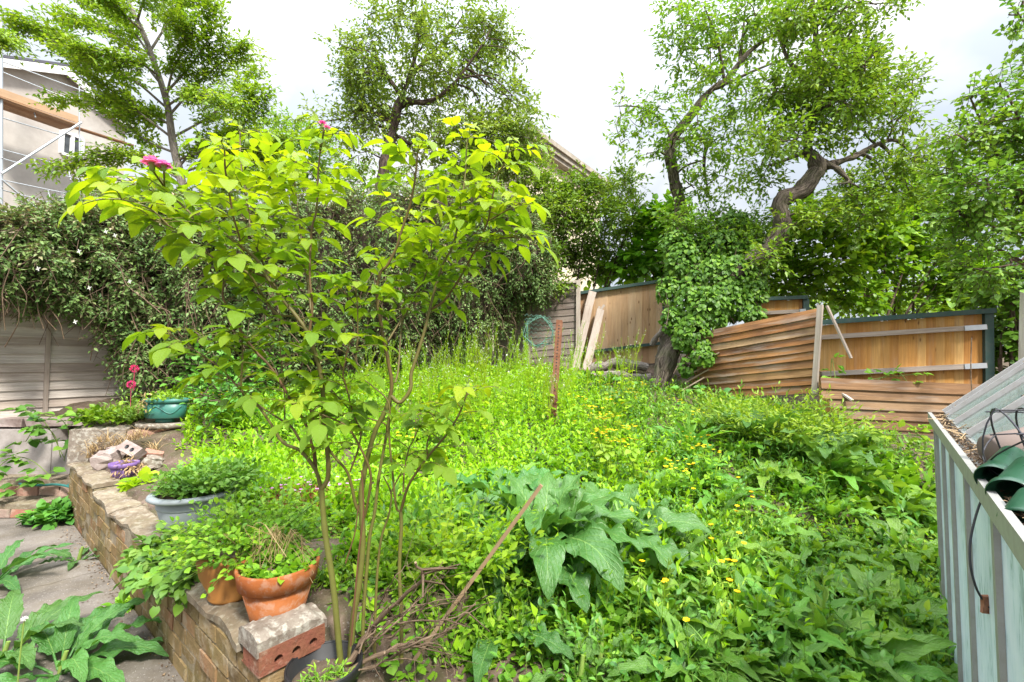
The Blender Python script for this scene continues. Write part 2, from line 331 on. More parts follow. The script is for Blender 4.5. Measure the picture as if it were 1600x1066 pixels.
def barkmat(name, c0, c1, sc_=(30,5,1), bump=.8, moss=0.):
    q = NT(name); uv = q.uv(); n1 = q.n('ShaderNodeMapRange', {0: q.noise(q.scale(uv, sc_), 1., 6., .62, 1.2), 1: .36, 2: .64}).outputs[0]; n2 = q.noise(q.obj(), 3., 5.)
    c = q.mix(n1, c0, c1); c = q.mix(q.math('MULTIPLY', n2, .4), c, q.mix(1., c, (.6,.58,.55), 'MULTIPLY'))
    if moss: c = q.mix(q.math('MULTIPLY', q.n('ShaderNodeMapRange', {0: q.noise(q.obj(), 5.), 1: .45, 2: .65}).outputs[0], moss), c, (.1,.12,.04))
    return q.fin(q.bsdf(c, .9, .15, q.bump(n1, bump, .02)))
M['bark'] = barkmat('bark', (.03,.022,.018), (.25,.2,.165), moss=.35); M['barkdark'] = barkmat('dark_bark', (.035,.024,.02), (.17,.125,.105), (26,4,1))
M['twig'] = barkmat('twig', (.09,.06,.045), (.2,.15,.11)); M['deadtwig'] = barkmat('dead_twig', (.09,.06,.04), (.27,.19,.13), (60,9,1), .4)
M['palebark'] = barkmat('pale_bark', (.16,.13,.11), (.36,.32,.28))
def canemat():
    q = NT('rose_cane'); ob = q.obj(); a = q.att(); n = q.noise(ob, 30., 4.); c = q.ramp(a, [(0,(.14,.17,.03)),(.5,(.15,.12,.035)),(1,(.13,.05,.03))])
    c = q.mix(q.math('MULTIPLY', n, .6), c, (.09,.055,.025)); return q.fin(q.bsdf(c, .5, .35, q.bump(n, .2, .004)))
M['cane'] = canemat()
M['stem'] = plain('green_stem', (.17,.26,.05), .5, .3, dirt=.4, dcol=(.16,.12,.04))
M['greyfence'] = woodmat('weathered_grey_board', [(0,(.5,.42,.36)),(.5,(.61,.54,.475)),(1,(.68,.62,.56))], .6, dirt=(.16,.11,.09), dirtamt=.35)
M['oldfence'] = woodmat('old_dark_board', [(0,(.15,.115,.1)),(.5,(.22,.175,.15)),(1,(.3,.245,.21))], .55, dirt=(.07,.055,.05), dirtamt=.4)
M['newfence'] = woodmat('new_tan_board', [(0,(.46,.28,.15)),(.5,(.55,.36,.2)),(1,(.62,.44,.28))], .5, dirt=(.33,.19,.1), dirtamt=.35, knots=True)
M['orangefence'] = woodmat('orange_board', [(0,(.48,.22,.06)),(.5,(.62,.32,.09)),(1,(.68,.42,.16))], .5, dirt=(.3,.16,.06), dirtamt=.3, knots=True)
M['brokenfence'] = woodmat('brown_lap_board', [(0,(.42,.19,.07)),(.5,(.47,.26,.11)),(1,(.5,.34,.2))], .8, dirt=(.09,.05,.035), dirtamt=.85)
M['lowfence'] = woodmat('dark_brown_lap_board', [(0,(.27,.15,.075)),(.5,(.34,.21,.115)),(1,(.4,.28,.18))], .75, dirt=(.08,.045,.035), dirtamt=.7)
M['batten'] = woodmat('grey_batten', [(0,(.38,.31,.26)),(1,(.52,.45,.39))], .5, dirt=(.18,.13,.1), dirtamt=.4)
M['darkgreen'] = plain('dark_green_paint', (.035,.075,.065), .6, .3, dirt=.5, dcol=(.1,.1,.09)); M['timber'] = woodmat('rotten_timber', [(0,(.35,.26,.19)),(1,(.5,.39,.3))], .6, dirtamt=.5, green=.4)
M['stake'] = woodmat('brown_stake', [(0,(.31,.21,.12)),(1,(.31,.21,.12))], .4, dirt=(.2,.12,.07), dirtamt=.4)
M['galv'] = plain('galvanised_steel', (.5,.53,.56), .4, .5, .6, .25, (.3,.3,.3)); M['alu'] = plain('weathered_aluminium', (.3,.295,.28), .5, .4, .25, .5, (.24,.22,.19), 22.)
M['alulight'] = plain('pale_aluminium', (.4,.385,.385), .45, .4, .25, .5, (.25,.21,.19), 22.)
M['rust'] = plain('rusty_iron', (.2,.085,.05), .85, .2, .1, .8, (.36,.19,.12), 22.); M['blackmetal'] = plain('black_wire', (.03,.03,.04), .5, .4, .2, .2)
M['terra'] = stonemat('terracotta', [(.3,(.25,.07,.02)),(.5,(.37,.115,.032)),(.7,(.44,.165,.065))], 5., .85, .12, .3, (.22,.11,.05), .16); M['ochre'] = plain('ochre_glaze', (.3,.125,.025), .55, .4, dirt=.5, dcol=(.2,.1,.03), sc_=9.)
M['greyplastic'] = plain('grey_plastic', (.32,.35,.36), .5, .4, dirt=.5, dcol=(.2,.22,.22), sc_=8.); M['tealplastic'] = plain('teal_plastic', (.035,.17,.14), .4, .5, dirt=.3, dcol=(.1,.17,.14))
M['blackplastic'] = plain('black_plastic', (.012,.012,.013), .45, .35, dirt=.3, dcol=(.05,.047,.044)); M['purple'] = plain('purple_plastic', (.17,.09,.27), .45, .4, dirt=.3, dcol=(.2,.16,.24))
M['hose'] = plain('teal_hose', (.015,.16,.15), .4, .5, dirt=.3, dcol=(.1,.15,.13)); M['orangeplastic'] = plain('orange_plastic', (.75,.17,.05), .4, .4, dirt=.2); M['yellowplastic'] = plain('yellow_plastic', (.8,.4,.02), .4, .4, dirt=.2)
M['greenplastic'] = plain('dark_green_plastic', (.012,.06,.03), .3, .5, dirt=.3, dcol=(.05,.12,.07)); M['plum'] = plain('dusty_brown_pot', (.15,.115,.1), .75, .2, dirt=.5, dcol=(.2,.14,.12))
M['concrete'] = stonemat('path_concrete', [(.34,(.08,.068,.056)),(.48,(.15,.13,.112)),(.66,(.225,.2,.175))], 1.6, .92, .35, .45, (.13,.105,.07), 0, .6, True)
M['soil'] = stonemat('garden_soil', [(.3,(.06,.042,.03)),(.55,(.13,.09,.068)),(.75,(.25,.185,.15))], 5., .95, .9, .5, (.06,.08,.02), 0, .35)
M['coping'] = stonemat('mortar_coping', [(.3,(.12,.09,.06)),(.5,(.2,.155,.11)),(.7,(.29,.24,.175))], 5., .9, .5, .45, (.2,.17,.09), .2)
M['lichen'] = stonemat('lichened_stone', [(.3,(.14,.11,.085)),(.5,(.235,.195,.16)),(.7,(.32,.28,.235))], 9., .9, .6, .4, (.12,.105,.055), .45)
M['rubble'] = stonemat('rubble_stone', [(.3,(.18,.13,.11)),(.5,(.34,.27,.25)),(.7,(.45,.38,.36))], 7., .9, .6, .15)
M['block'] = stonemat('block_wall', [(.3,(.26,.23,.21)),(.5,(.38,.34,.32)),(.7,(.48,.44,.42))], 3., .9, .5, .3, (.16,.14,.1))
def brickmat(name, stops, moss, mort=False):
    q = NT(name); ob = q.obj(); c = q.ramp(q.att(), stops); n1 = q.noise(ob, 14., 6., .7); n2 = q.noise(ob, 4., 6., .7)
    c = q.mix(q.math('MULTIPLY', n1, .6), c, q.mix(1., c, (.4,.38,.34), 'MULTIPLY'))
    c = q.mix(q.math('MULTIPLY', q.n('ShaderNodeMapRange', {0: n2, 1: .42, 2: .62}).outputs[0], moss), c, (.15,.125,.045))
    c = q.mix(q.math('MULTIPLY', q.n('ShaderNodeMapRange', {0: q.noise(ob, 9., 5., .7), 1: .52, 2: .66}).outputs[0], .5), c, (.42,.36,.27))
    return q.fin(q.bsdf(c, .92, .15, q.bump(n1, .8, .02)))
M['brick'] = brickmat('old_brick', [(0,(.13,.09,.045)),(.4,(.25,.165,.075)),(.85,(.34,.235,.12)),(1,(.32,.16,.09))], .6)
M['redbrick'] = brickmat('red_brick', [(0,(.24,.085,.055)),(1,(.3,.12,.08))], .25)
M['mortar'] = brickmat('old_mortar', [(0,(.26,.21,.15)),(1,(.32,.26,.19))], .6)
M['stepbrick'] = brickmat('step_brick', [(0,(.4,.17,.12)),(.5,(.46,.24,.18)),(1,(.42,.32,.27))], .05)
M['render'] = stonemat('grey_render', [(.3,(.44,.4,.37)),(.5,(.54,.5,.465)),(.7,(.62,.58,.54))], .8, .9, .2)
M['cream'] = stonemat('cream_render', [(.3,(.66,.56,.4)),(.5,(.74,.64,.48)),(.7,(.78,.7,.55))], .6, .9, .1)
M['whitepaint'] = plain('white_paint', (.78,.78,.78), .5, .3, dirt=.15, dcol=(.6,.6,.58)); M['slate'] = plain('roof_slate', (.1,.1,.13), .7, .3); M['cornice'] = stonemat('cornice_stone', [(.3,(.3,.26,.21)),(.7,(.5,.45,.38))], 3.)
M['scaffboard'] = woodmat('scaffold_board', [(0,(.3,.15,.07)),(1,(.42,.25,.14))], .4)
M['toeboard'] = woodmat('toe_board', [(0,(.5,.32,.19)),(1,(.55,.37,.23))], .3, dirtamt=.2)
M['windowglass'] = plain('window_glass', (.06,.07,.08), .08, .6, dirt=.1)
def whitewash():
    q = NT('whitewashed_glass'); ob = q.obj(); n = q.noise(q.scale(q.uv(), (34,7,1)), 1., 8., .7, .8); n2 = q.noise(ob, 5., 5., .6)
    k = q.math('MULTIPLY', n, q.math('ADD', n2, .5)); c = q.ramp(k, [(.36,(.82,.87,.91)),(.55,(.72,.8,.85)),(.66,(.42,.54,.54)),(.8,(.12,.2,.13))])
    return q.fin(q.n('ShaderNodeMixShader', {0: .42, 1: q.bsdf(c, .3, .5), 2: q.n('ShaderNodeBsdfTranslucent', {'Color': c}).outputs[0]}).outputs[0])
M['whitewash'] = whitewash()
def dustyglass():
    q = NT('dusty_roof_glass'); n = q.noise(q.obj(), 6., 6., .65); f = q.n('ShaderNodeMapRange', {0: n, 1: .35, 2: .75, 3: .06, 4: .42}).outputs[0]
    g = q.n('ShaderNodeBsdfTransparent', {'Color': (.85,.92,.9,1)}).outputs[0]; gl = q.n('ShaderNodeBsdfGlossy', {'Roughness': .08}).outputs[0]
    d = q.bsdf(q.mix(n, (.3,.32,.3), (.5,.45,.4)), .35, .5)
    g2 = q.n('ShaderNodeMixShader', {0: .12, 1: g, 2: gl}).outputs[0]
    return q.fin(q.n('ShaderNodeMixShader', {0: f, 1: g2, 2: d}).outputs[0])
M['roofglass'] = dustyglass()
M['debris'] = woodmat('leaf_litter', [(0,(.08,.05,.03)),(.6,(.2,.13,.08)),(1,(.42,.3,.17))], .3)
# ================================================================== SETTING
def lin(a, b, st): return list(np.arange(a, b, st))
gx = np.array(lin(-160,-20,20)+lin(-20,-7,1.2)+lin(-7,4.5,.075)+lin(4.5,20,1.2)+lin(20,161,20)); gy = np.array(lin(-80,-6,8)+lin(-6,.6,.5)+lin(.6,10.2,.075)+lin(10.2,26,1.2)+lin(26,240,20))
X, Y = np.meshgrid(gx, gy, indexing='ij'); Z = H(X, Y)
Z = Z+.018*rng.normal(0,1,Z.shape)*((X>-7)&(X<4.5)&(Y>.6)&(Y<10)&(Z>.03))
gm = MB(); i, j = np.meshgrid(np.arange(len(gx)-1), np.arange(len(gy)-1), indexing='ij'); w = len(gy)
gm.add(np.stack([X,Y,Z],-1), np.stack([i*w+j,(i+1)*w+j,(i+1)*w+j+1,i*w+j+1],-1).reshape(-1,4), np.stack([X,Y],-1))
tag(gm.build('ground', M['soil']), kind='structure')
# concrete path: slab following the wall foot
pm = MB(); far = WC+WA*4.72-WN*.0; near = WC-WA*.16
pts = [A(-9,-6), A(near[0]+.1,-6), near-WN*.005, far-WN*.005, A(-5.0,4.72), A(-9,4.72)]
n = len(pts); top = [A(p[0],p[1],0.) for p in pts]; bot = [A(p[0],p[1],-.1) for p in pts]
for a, b in ((pts[1], pts[2]),): pass
pm.add(top, [[0,1,2],[0,2,3],[0,3,5],[3,4,5]], [[p[0],p[1]] for p in pts]); pm.add(top+bot, [[k,(k+1)%n+0,(k+1)%n+n,k+n][::-1] for k in range(n)])
tag(pm.build('path', M['concrete'], smooth=False), kind='structure')
# ---- brick retaining wall, brick by brick
def rbox(mb, o, ax, ay, az, j=.004, att=None, mat=0):
    o = np.asarray(o, float); c = [o, o+ax, o+ax+ay, o+ay, o+az, o+ax+az, o+ax+ay+az, o+ay+az]
    hexa(mb, np.array(c)+rng.normal(0, j, (8,3)), att, mat)
A3, N3 = A(*WA,0), A(*WN,0); C0 = A(*WC,0)
def wtop(s): return .545 if s < .14 else .47 if s < .92 else .42 if s < 1.42 else .49 if s < 3.42 else .545
wall = thing('brick_retaining_wall', 'low old brown brick wall with stepped top running beside the concrete path', 'wall', tuple(C0))
bm_, mm = MB(), MB()
for s0, s1, h in ((0.01,.14,.46),(.14,.92,.43),(.92,1.42,.375),(1.42,3.42,.445),(3.42,4.75,.5)):
    bx(mm, A3*s0+N3*.005+UP*-.1, A3*(s1-s0), N3*.2, UP*(h+.09))
nc = 7
for c in range(-1, 8):
    z0 = c*.0845-.005; s = -.12 if c%2 else 0.
    while s < WLEN:
        L = .222*(1+.06*rng.normal()); a, b = max(s, .0), min(s+L-.013, WLEN)
        if b-a > .04 and z0+.072 < wtop((a+b)/2)-.03:
            rbox(bm_, A3*a+UP*z0+N3*rng.normal(0,.004), A3*(b-a), N3*.1, UP*.072, .0018)
            if rng.random() < .97: rbox(bm_, A3*a+UP*z0+N3*.125, A3*(b-a), N3*.095, UP*.072, .003)
        s += L
    if z0+.072 < .43: rbox(bm_, A3*-.018+UP*z0+N3*.004, A3*.05, N3*.21, UP*.064, .003)
bm_.build('brickwork', M['brick'], wall, smooth=False); mm.build('mortar_core', M['mortar'], wall, smooth=False)
def slab(name, s0, s1, z, h, mat, rough=.012, over=.012, label=None, wd=.19):
    """rough-edged coping slab"""
    m = MB(); n = max(6, int((s1-s0)/.05)); ss = np.linspace(s0, s1, n); ts = np.linspace(-over, wd+over, 7)
    S, T = np.meshgrid(ss, ts, indexing='ij'); sm = lambda: np.convolve(rng.normal(0,rough*1.6,n+4), A(1,2,3,2,1)/9, 'valid'); ed = np.zeros_like(S); ed[:,0] = sm(); ed[:,-1] = sm()
    top = A3*S[...,None]+N3*(T+ed)[...,None]+UP*(z+h+rng.normal(0,.004,S.shape)-.012*(np.abs(T-wd/2)>wd/2-.01))[...,None]
    bot = top.copy(); bot[...,2] = z
    k = 7; i, j = np.meshgrid(np.arange(n-1), np.arange(k-1), indexing='ij'); q = np.stack([i*k+j,(i+1)*k+j,(i+1)*k+j+1,i*k+j+1],-1).reshape(-1,4)
    m.add(top, q); rim = [(a,0) for a in range(n)]+[(n-1,b) for b in range(1,k)]+[(a,k-1) for a in range(n-2,-1,-1)]+[(0,b) for b in range(k-2,0,-1)]
    id_ = [a*k+b for a,b in rim]; r = len(id_); VV = np.concatenate([top.reshape(-1,3)[id_], bot.reshape(-1,3)[id_]])
    m.add(VV, [[x, x+r, (x+1)%r+r, (x+1)%r] for x in range(r)])
    o = m.build(name, mat, wall, smooth=False)
    if label: o['label'] = label
    return o
slab('coping', .145, .91, .428, .042, M['coping'], .014); slab('coping', .95, 1.4, .372, .04, M['coping'], .03); slab('coping', 1.43, 2.6, .442, .034, M['coping'], .012)
slab('coping', 2.605, 3.42,   .442, .038, M['coping'], .012); slab('coping', 3.43, 4.75, .498, .036, M['coping'], .01)
# end block: lichened mortar top over a perforated red brick
eb = MB(); ww = .26
n = 26; m_ = 9
for a in (0,):
    S, T = np.meshgrid(np.linspace(-.03,.15,m_), np.linspace(-.02,ww,n), indexing='ij')
    nz = rng.normal(0,1,(m_+2,n+2)); nz = (nz[:-2,1:-1]+nz[2:,1:-1]+nz[1:-1,:-2]+nz[1:-1,2:]+nz[1:-1,1:-1])/5; hz = .5+.042*np.sqrt(np.clip(1-np.abs(((S-.06)/.1))**4,0,1))+.007*nz-.02*sst(.2,.26,T)
    top = A3*S[...,None]+N3*T[...,None]+UP*hz[...,None]
    i, j = np.meshgrid(np.arange(m_-1), np.arange(n-1), indexing='ij'); eb.add(top, np.stack([i*n+j,(i+1)*n+j,(i+1)*n+j+1,i*n+j+1],-1).reshape(-1,4))
    for e in (0, m_-1):
        bt = top[e].copy(); bt[:,2] = .468; VV = np.concatenate([top[e], bt]); eb.add(VV, [[x,x+1,x+1+n,x+n] for x in range(n-1)])
    for e in (0, n-1):
        bt = top[:,e].copy(); bt[:,2] = .468; VV = np.concatenate([top[:,e], bt]); eb.add(VV, [[x,x+1,x+1+m_,x+m_] for x in range(m_-1)])
o = eb.build('end_cap', M['lichen'], wall); o['label'] = 'rounded mortar cap grey with lichen'
rb = MB()
# perforated brick facing the pot: plate with three round holes, dark recesses behind
ho = -.034; zc, hh = .432, .074; cs = [.06,.13,.2]
for k, c in enumerate(cs):
    t0, t1 = c-.035 if k else -.012, c+.035 if k < 2 else .25
    an = np.linspace(0, 2*np.pi, 24, endpoint=False); rr = .017
    inn = np.stack([c+rr*np.cos(an), zc+rr*np.sin(an)], 1)
    sq = np.stack([np.cos(an), np.sin(an)], 1); sq = sq/np.max(np.abs(sq),1,keepdims=True)
    out = np.stack([np.where(sq[:,0]>0, c+sq[:,0]*(t1-c), c+sq[:,0]*(c-t0)), zc+sq[:,1]*hh/2], 1)
    f3 = lambda q, d: A3*d+N3*q[:,:1]+UP*q[:,1:]
    VV = np.concatenate([f3(out,ho), f3(inn,ho), f3(inn,ho+.05)]); q = []
    for x in range(24): y = (x+1)%24; q += [[x,y,24+y,24+x],[24+x,24+y,48+y,48+x]]
    rb.add(VV, q, att=.2); rb.add(f3(inn,ho+.05), [list(range(24))], att=0)
bx(rb, A3*(ho+.002)+N3*-.012+UP*(zc-hh/2-.001), A3*.17, N3*.262, UP*.002, .2); bx(rb, A3*(ho+.002)+N3*-.012+UP*(zc+hh/2-.001), A3*.17, N3*.262, UP*.02, .2)
bx(rb, A3*(ho+.05)+N3*-.0135+UP*(zc-hh/2), A3*.1, N3*.265, UP*hh, .2); 
for t in (-.0125, .2505): bx(rb, A3*(ho+.001)+N3*(t-.001)+UP*(zc-hh/2), A3*.06, N3*.002, UP*hh, .2)
o = rb.build('end_brick', M['redbrick'], wall, smooth=False); o['label'] = 'red brick with three round holes'
# ---- rear kerb of the bed, block wall, steps
bk = thing('bed_kerb', 'short lichened concrete and brick kerb in front of the teal planter', 'kerb', tuple(P(180,690,4.95)))
b0 = A(*bk.location); m = MB(); p0 = P(108,673,4.9); p1 = P(196,672,5.05); d = p1-p0; d[2] = 0; nn = nrm(np.cross(d, UP))*-.2
rbox(m, p0-UP*.35-b0, d, nn, UP*.35, .008); m.build('concrete_block', M['lichen'], bk, smooth=False)
m = MB(); p2 = p1+d*.02
for k in range(3): rbox(m, p2+d*(.29*k)-UP*.12-b0, d*.27, nn, UP*(.115+.01*rng.normal()), .008)
for k in range(3): rbox(m, p2+d*(.29*k)-UP*.24-b0, d*.27, nn, UP*.11, .008)
m.build('brick', M['stepbrick'], bk, smooth=False)
bw = tag(empty('block_wall', (-5.6,5.35,.2)), 'grey rendered block wall under the weathered lap fence on the left', 'wall'); b0 = A(-5.6,5.35,.2)
m = MB()
for (x0, x1, z0, z1) in ((-7.6,-6.1,.2,.83),(-6.08,-5.35,.2,.80),(-5.33,-4.72,.2,.66),(-7.6,-4.72,-.1,.195)): rbox(m, A(x0,5.33,z0)-b0, A(x1-x0,0,0), A(0,.22,0), UP*(z1-z0), .006)
m.build('concrete_block', M['block'], bw, smooth=False)
m = MB(); 
for k in range(5): rbox(m, A(-7.4+k*.55,5.42,.83-.0*k)-b0, A(.5,0,0), A(0,.2,0), UP*.09, .01)
m.build('top_course', M['rubble'], bw, smooth=False)
st = thing('brick_steps', 'two shallow garden steps edged with red brick at the end of the path', 'steps', (-5.5,4.75,0)); b0 = A(-5.5,4.75,0)
for k, (y0, z0) in enumerate(((4.74,0.),(5.02,.16))):
    m = MB(); x = -7.5
    while x < -4.9+.02: rbox(m, A(x,y0,z0-.02)-b0, A(.225,0,0), A(0,.105,0), UP*.1, .006); x += .235
    m.build('brick_riser', M['stepbrick'], st, smooth=False)
    m = MB(); rbox(m, A(-7.5,y0+(.012),z0+.082)-b0, A(2.66,0,0), A(0,.28 if k==0 else .32,0), UP*.055, .008); m.build('tread', M['coping'], st, smooth=False)
# ================================================================== FENCES
def patch(bl, br, tl, tr):
    bl, br, tl, tr = map(np.asarray, (bl, br, tl, tr))
    f = lambda u, v: (bl*(1-u)+br*u)*(1-v)+(tl*(1-u)+tr*u)*v
    nm = np.cross(br-bl, tl-bl); nm = nm/np.linalg.norm(nm)
    if np.dot(nm, A(0,0,1.6)-bl) < 0: nm = -nm
    return f, nm
def lapboards(mb, f, nm, nb, u0=0., u1=1., wav=.004, out=.022, th=.012, seg=7, ends=None, v0=0., v1=1.):
    """waney lap boards: each leans out over the one below, with an uneven lower edge"""
    for k in range(nb):
        va, vb = v0+(v1-v0)*(k-.12)/nb, v0+(v1-v0)*(k+1)/nb; ua, ub = (u0, u1) if ends is None else ends(k, (va+vb)/2)
        if ub-ua < .03: continue
        us = np.linspace(ua, ub, seg+1); w = rng.normal(0, wav, seg+1); w = np.convolve(np.pad(w,1,'edge'), [.25,.5,.25], 'valid')
        lo = np.array([f(u, va) for u in us])+UP*w[:,None]; hi = np.array([f(u, vb) for u in us]); ln = np.linalg.norm(hi[-1]-hi[0])
        a, b, c, d = lo+nm*out, hi+nm*.004, hi-nm*(th-.004), lo+nm*(out-th); n = seg+1
        off = rng.random()*9; lv = np.linspace(0, ln, n)+off; hh = np.linalg.norm(hi[0]-lo[0]); att = rng.random()
        for q, (r, s, wd) in enumerate(((a,b,hh),(b,c,th),(c,d,hh),(d,a,th))):
            V = np.concatenate([r, s]); UV = np.concatenate([np.stack([lv*0+off, lv],1), np.stack([lv*0+off+wd, lv],1)])
            mb.add(V, [[x,x+1,x+1+n,x+n] for x in range(seg)], UV, att)
        for e in (0, -1): mb.add([a[e],b[e],c[e],d[e]], [[0,1,2,3]], [[off,off],[off+.02,off],[off+.02,off+.1],[off,off+.1]], att)
def vboards(mb, f, nm, nb, th=.016, v0=0., v1=1., gap=.0):
    for k in range(nb):
        u0, u1 = k/nb, (k+1.06)/nb if k < nb-1 else 1.; o = .0 if k%2 else .004
        dv = rng.normal(0,.004)
        c = [f(u0,v0), f(u1,v0), f(u1,v0)-nm*th, f(u0,v0)-nm*th, f(u0,v1+dv), f(u1,v1+dv), f(u1,v1+dv)-nm*th, f(u0,v1+dv)-nm*th]
        tilt = np.array([0,.012,.012,0,0,.012,.012,0])+o
        hexa(mb, np.array(c)+tilt[:,None]*nm)
def fence(name, label, loc, cat='fence', group=None):
    o = thing(name, label, cat, tuple(loc), group); return o, A(*loc)
def sub(mb, b0, name, mat, parent, smooth=False): return loc_mb(mb, b0).build(name, mat, parent, smooth)
# left weathered lap fence (three panels, the later ones run on behind the climber)
lf = [A(-6.55,5.1,.92), A(-5.42,6.62,.92), A(-4.2,8.05,1.15), A(-2.6,9.35,1.3), A(-.42,9.62,1.35)]
lab = ['weathered grey lap fence panel with a thin batten left of the climber', 'weathered lap fence panel behind the teal planter', 'weathered lap fence panel hidden behind the climber middle', 'weathered lap fence panel hidden behind the climber end']
for k in range(4):
    p, q = lf[k], lf[k+1]; F, b0 = fence('lap_fence_panel', lab[k], p); f, nm = patch(p, q, p+UP*1.9, q+UP*1.9)
    m = MB(); lapboards(m, f, nm, 17, wav=.005, seg=12, out=.032); sub(m, b0, 'boards', M['greyfence'], F)
    if k == 0:
        for u in (.50, .985):
            m = MB(); a = f(u, 0)+nm*.035; beam(m, a, a+UP*1.88, .045, .03, nm); sub(m, b0, 'batten', M['batten'], F)
    else:
        m = MB(); a = f(.99,0)+nm*.035; beam(m, a, a+UP*1.88, .045, .03, nm); sub(m, b0, 'batten', M['batten'], F)
    m = MB(); a, b = f(0,1)+nm*.01, f(1,1)+nm*.01; beam(m, a, b, .06, .03); sub(m, b0, 'top_rail', M['batten'], F)
# dark weathered panel at the back
bl, br = P(772,604,9.55), P(905,592,9.25); tl, tr = P(772,452,9.55), P(906,440,9.25)
F, b0 = fence('lap_fence_panel', 'dark weathered lap fence panel behind the rusty post and green wire', bl); f, nm = patch(bl, br, tl, tr)
m = MB(); lapboards(m, f, nm, 15, wav=.005, seg=9); sub(m, b0, 'boards', M['oldfence'], F)
for u in (.42, .985):
    m = MB(); a, b = f(u,-.05)+nm*.05, f(u,1.01 if u > .9 else .8)+nm*.05; beam(m, a, b, .06 if u < .9 else .085, .045, nm); sub(m, b0, 'batten', M['batten'], F)
m = MB(); beam(m, f(0,1)+nm*.02, f(1,1)+nm*.02, .07, .05); sub(m, b0, 'top_rail', M['batten'], F)
def feather(label, bl, br, tl, tr, nb, mat, rails, cap=True, posts=(1,), bracket=False, postdrop=.0, railmat='batten'):
    F, b0 = fence('featheredge_fence_panel', label, bl); f, nm = patch(bl, br, tl, tr)
    m = MB(); vboards(m, f, nm, nb); sub(m, b0, 'boards', M[mat], F)
    for v in rails:
        m = MB(); beam(m, f(.0,v)+nm*.05, f(1,v)+nm*.05, .06, .085, nm); 
        sub(m, b0, 'rail', M[railmat], F)
        if bracket:
            m = MB(); beam(m, f(.87,v)+nm*.0565, f(.995,v)+nm*.0565, .062, .092, nm); m.n and sub(m, b0, 'bracket', M['galv'], F)
    if cap:
        m = MB(); beam(m, f(-.02,1.0)+nm*.03+UP*.03, f(1.05,1.0)+nm*.03+UP*.03, .13, .06); sub(m, b0, 'capping', M['darkgreen'], F)
    for u in posts:
        m = MB(); a = f(u,0)+nm*.02+(br-bl)*.022; b = f(u,1)+nm*.02+(br-bl)*.022; beam(m, a-UP*(.3), b, .09, .09, nm); sub(m, b0, 'post', M['darkgreen'], F)
    return f, nm
feather('tan featheredge fence panel with dark green frame between dark fence and ivy', P(896,582,9.7), P(1035,566,9.35), P(897,462,9.7), P(1035,442,9.35), 13, 'newfence', (.24,), posts=(1,), railmat='darkgreen')
feather('small orange fence panel peeping over the broken lap panel', P(1180,560,8.1), P(1257,552,7.9), P(1182,471,8.1), P(1256,468,7.9), 8, 'orangefence', (.78,), posts=(1,), bracket=True)
feather('long orange featheredge fence panel with two rails beside the greenhouse', P(1280,650,6.15), P(1534,640,5.7), P(1280,508,6.15), P(1534,491,5.7), 18, 'orangefence', (.46,.86), posts=(1,), bracket=True)
# broken leaning lap panel
bl, br = P(1078,622,7.3), P(1278,612,5.75); tl, tr = P(1072,524,7.3), P(1287,480,5.75)
F, b0 = fence('broken_fence_panel', 'broken brown lap fence panel leaning and torn at its left end under the ivy', bl); f, nm = patch(bl, br, tl, tr)
edge = {0:.0,1:.01,2:.02,3:.04,4:.07,5:.10,6:.13,7:.06,8:.0,9:.03}
m = MB(); lapboards(m, f, nm, 10, wav=.0035, seg=14, out=.03, ends=lambda k, v: (edge[k]+.02*rng.random(), 1.)); sub(m, b0, 'boards', M['brokenfence'], F)
m = MB(); beam(m, f(.99,-.02)+nm*.05, f(.99,1.03)+nm*.05, .06, .04, nm); sub(m, b0, 'stile', M['batten'], F)
m = MB(); beam(m, P(1066,560,7.35), P(1108,536,7.2), .1, .02); beam(m, P(1060,590,7.4), P(1100,572,7.25), .09, .02); sub(m, b0, 'torn_board', M['brokenfence'], F)
m = MB(); beam(m, P(1292,478,5.72), P(1330,560,5.5), .04, .02); tag(m.build('loose_batten', M['batten'], smooth=False), 'thin grey batten dangling from the top of the broken fence panel', 'batten')
m = MB(); beam(m, P(1283,592,5.68), P(1332,626,5.35), .04, .02); tag(m.build('loose_batten', M['batten'], smooth=False), 'thin grey batten lying against the low dark lap panel', 'batten')
m = MB()
for k in range(4): beam(m, P(1062+k*9,612-k*14,7.0), P(1100+k*8,590-k*13,6.85), .11, .018)
o = m.build('split_boards', M['timber'], smooth=False); tag(o, 'pale split boards fallen at the foot of the ivy trunk', 'boards')
# low dark panel in front of the orange fence
bl, br = P(1282,696,5.5), P(1560,706,5.15); tl, tr = P(1282,590,5.5), P(1560,602,5.15)
F, b0 = fence('low_lap_panel', 'low dark brown lap fence panel in front of the orange fence', bl); f, nm = patch(bl, br, tl, tr)
m = MB(); lapboards(m, f, nm, 7, wav=.0035, seg=12, out=.03, ends=lambda k, v: ({0:.16,1:.13,2:.13,3:.11,4:.05,5:0,6:0}[k], 1.)); sub(m, b0, 'boards', M['lowfence'], F)
m = MB(); beam(m, f(.3,-.1)-nm*.04, f(.3,1)-nm*.04, .06, .05, nm); beam(m, f(.9,-.1)-nm*.04, f(.9,1)-nm*.04, .06, .05, nm); sub(m, b0, 'rear_batten', M['batten'], F)
# grey boards at the right edge
bl, br = P(1590,620,4.6), P(1680,620,4.2); tl, tr = P(1594,455,4.6), P(1690,440,4.2)
F, b0 = fence('grey_board_fence', 'grey upright boards at the right edge beyond the greenhouse', bl); f, nm = patch(bl, br, tl, tr)
m = MB(); vboards(m, f, nm, 5); sub(m, b0, 'boards', M['greyfence'], F)
m = MB(); beam(m, f(0,.3)-nm*.04, f(1,.3)-nm*.04, .06, .08, nm); sub(m, b0, 'rail', M['batten'], F)
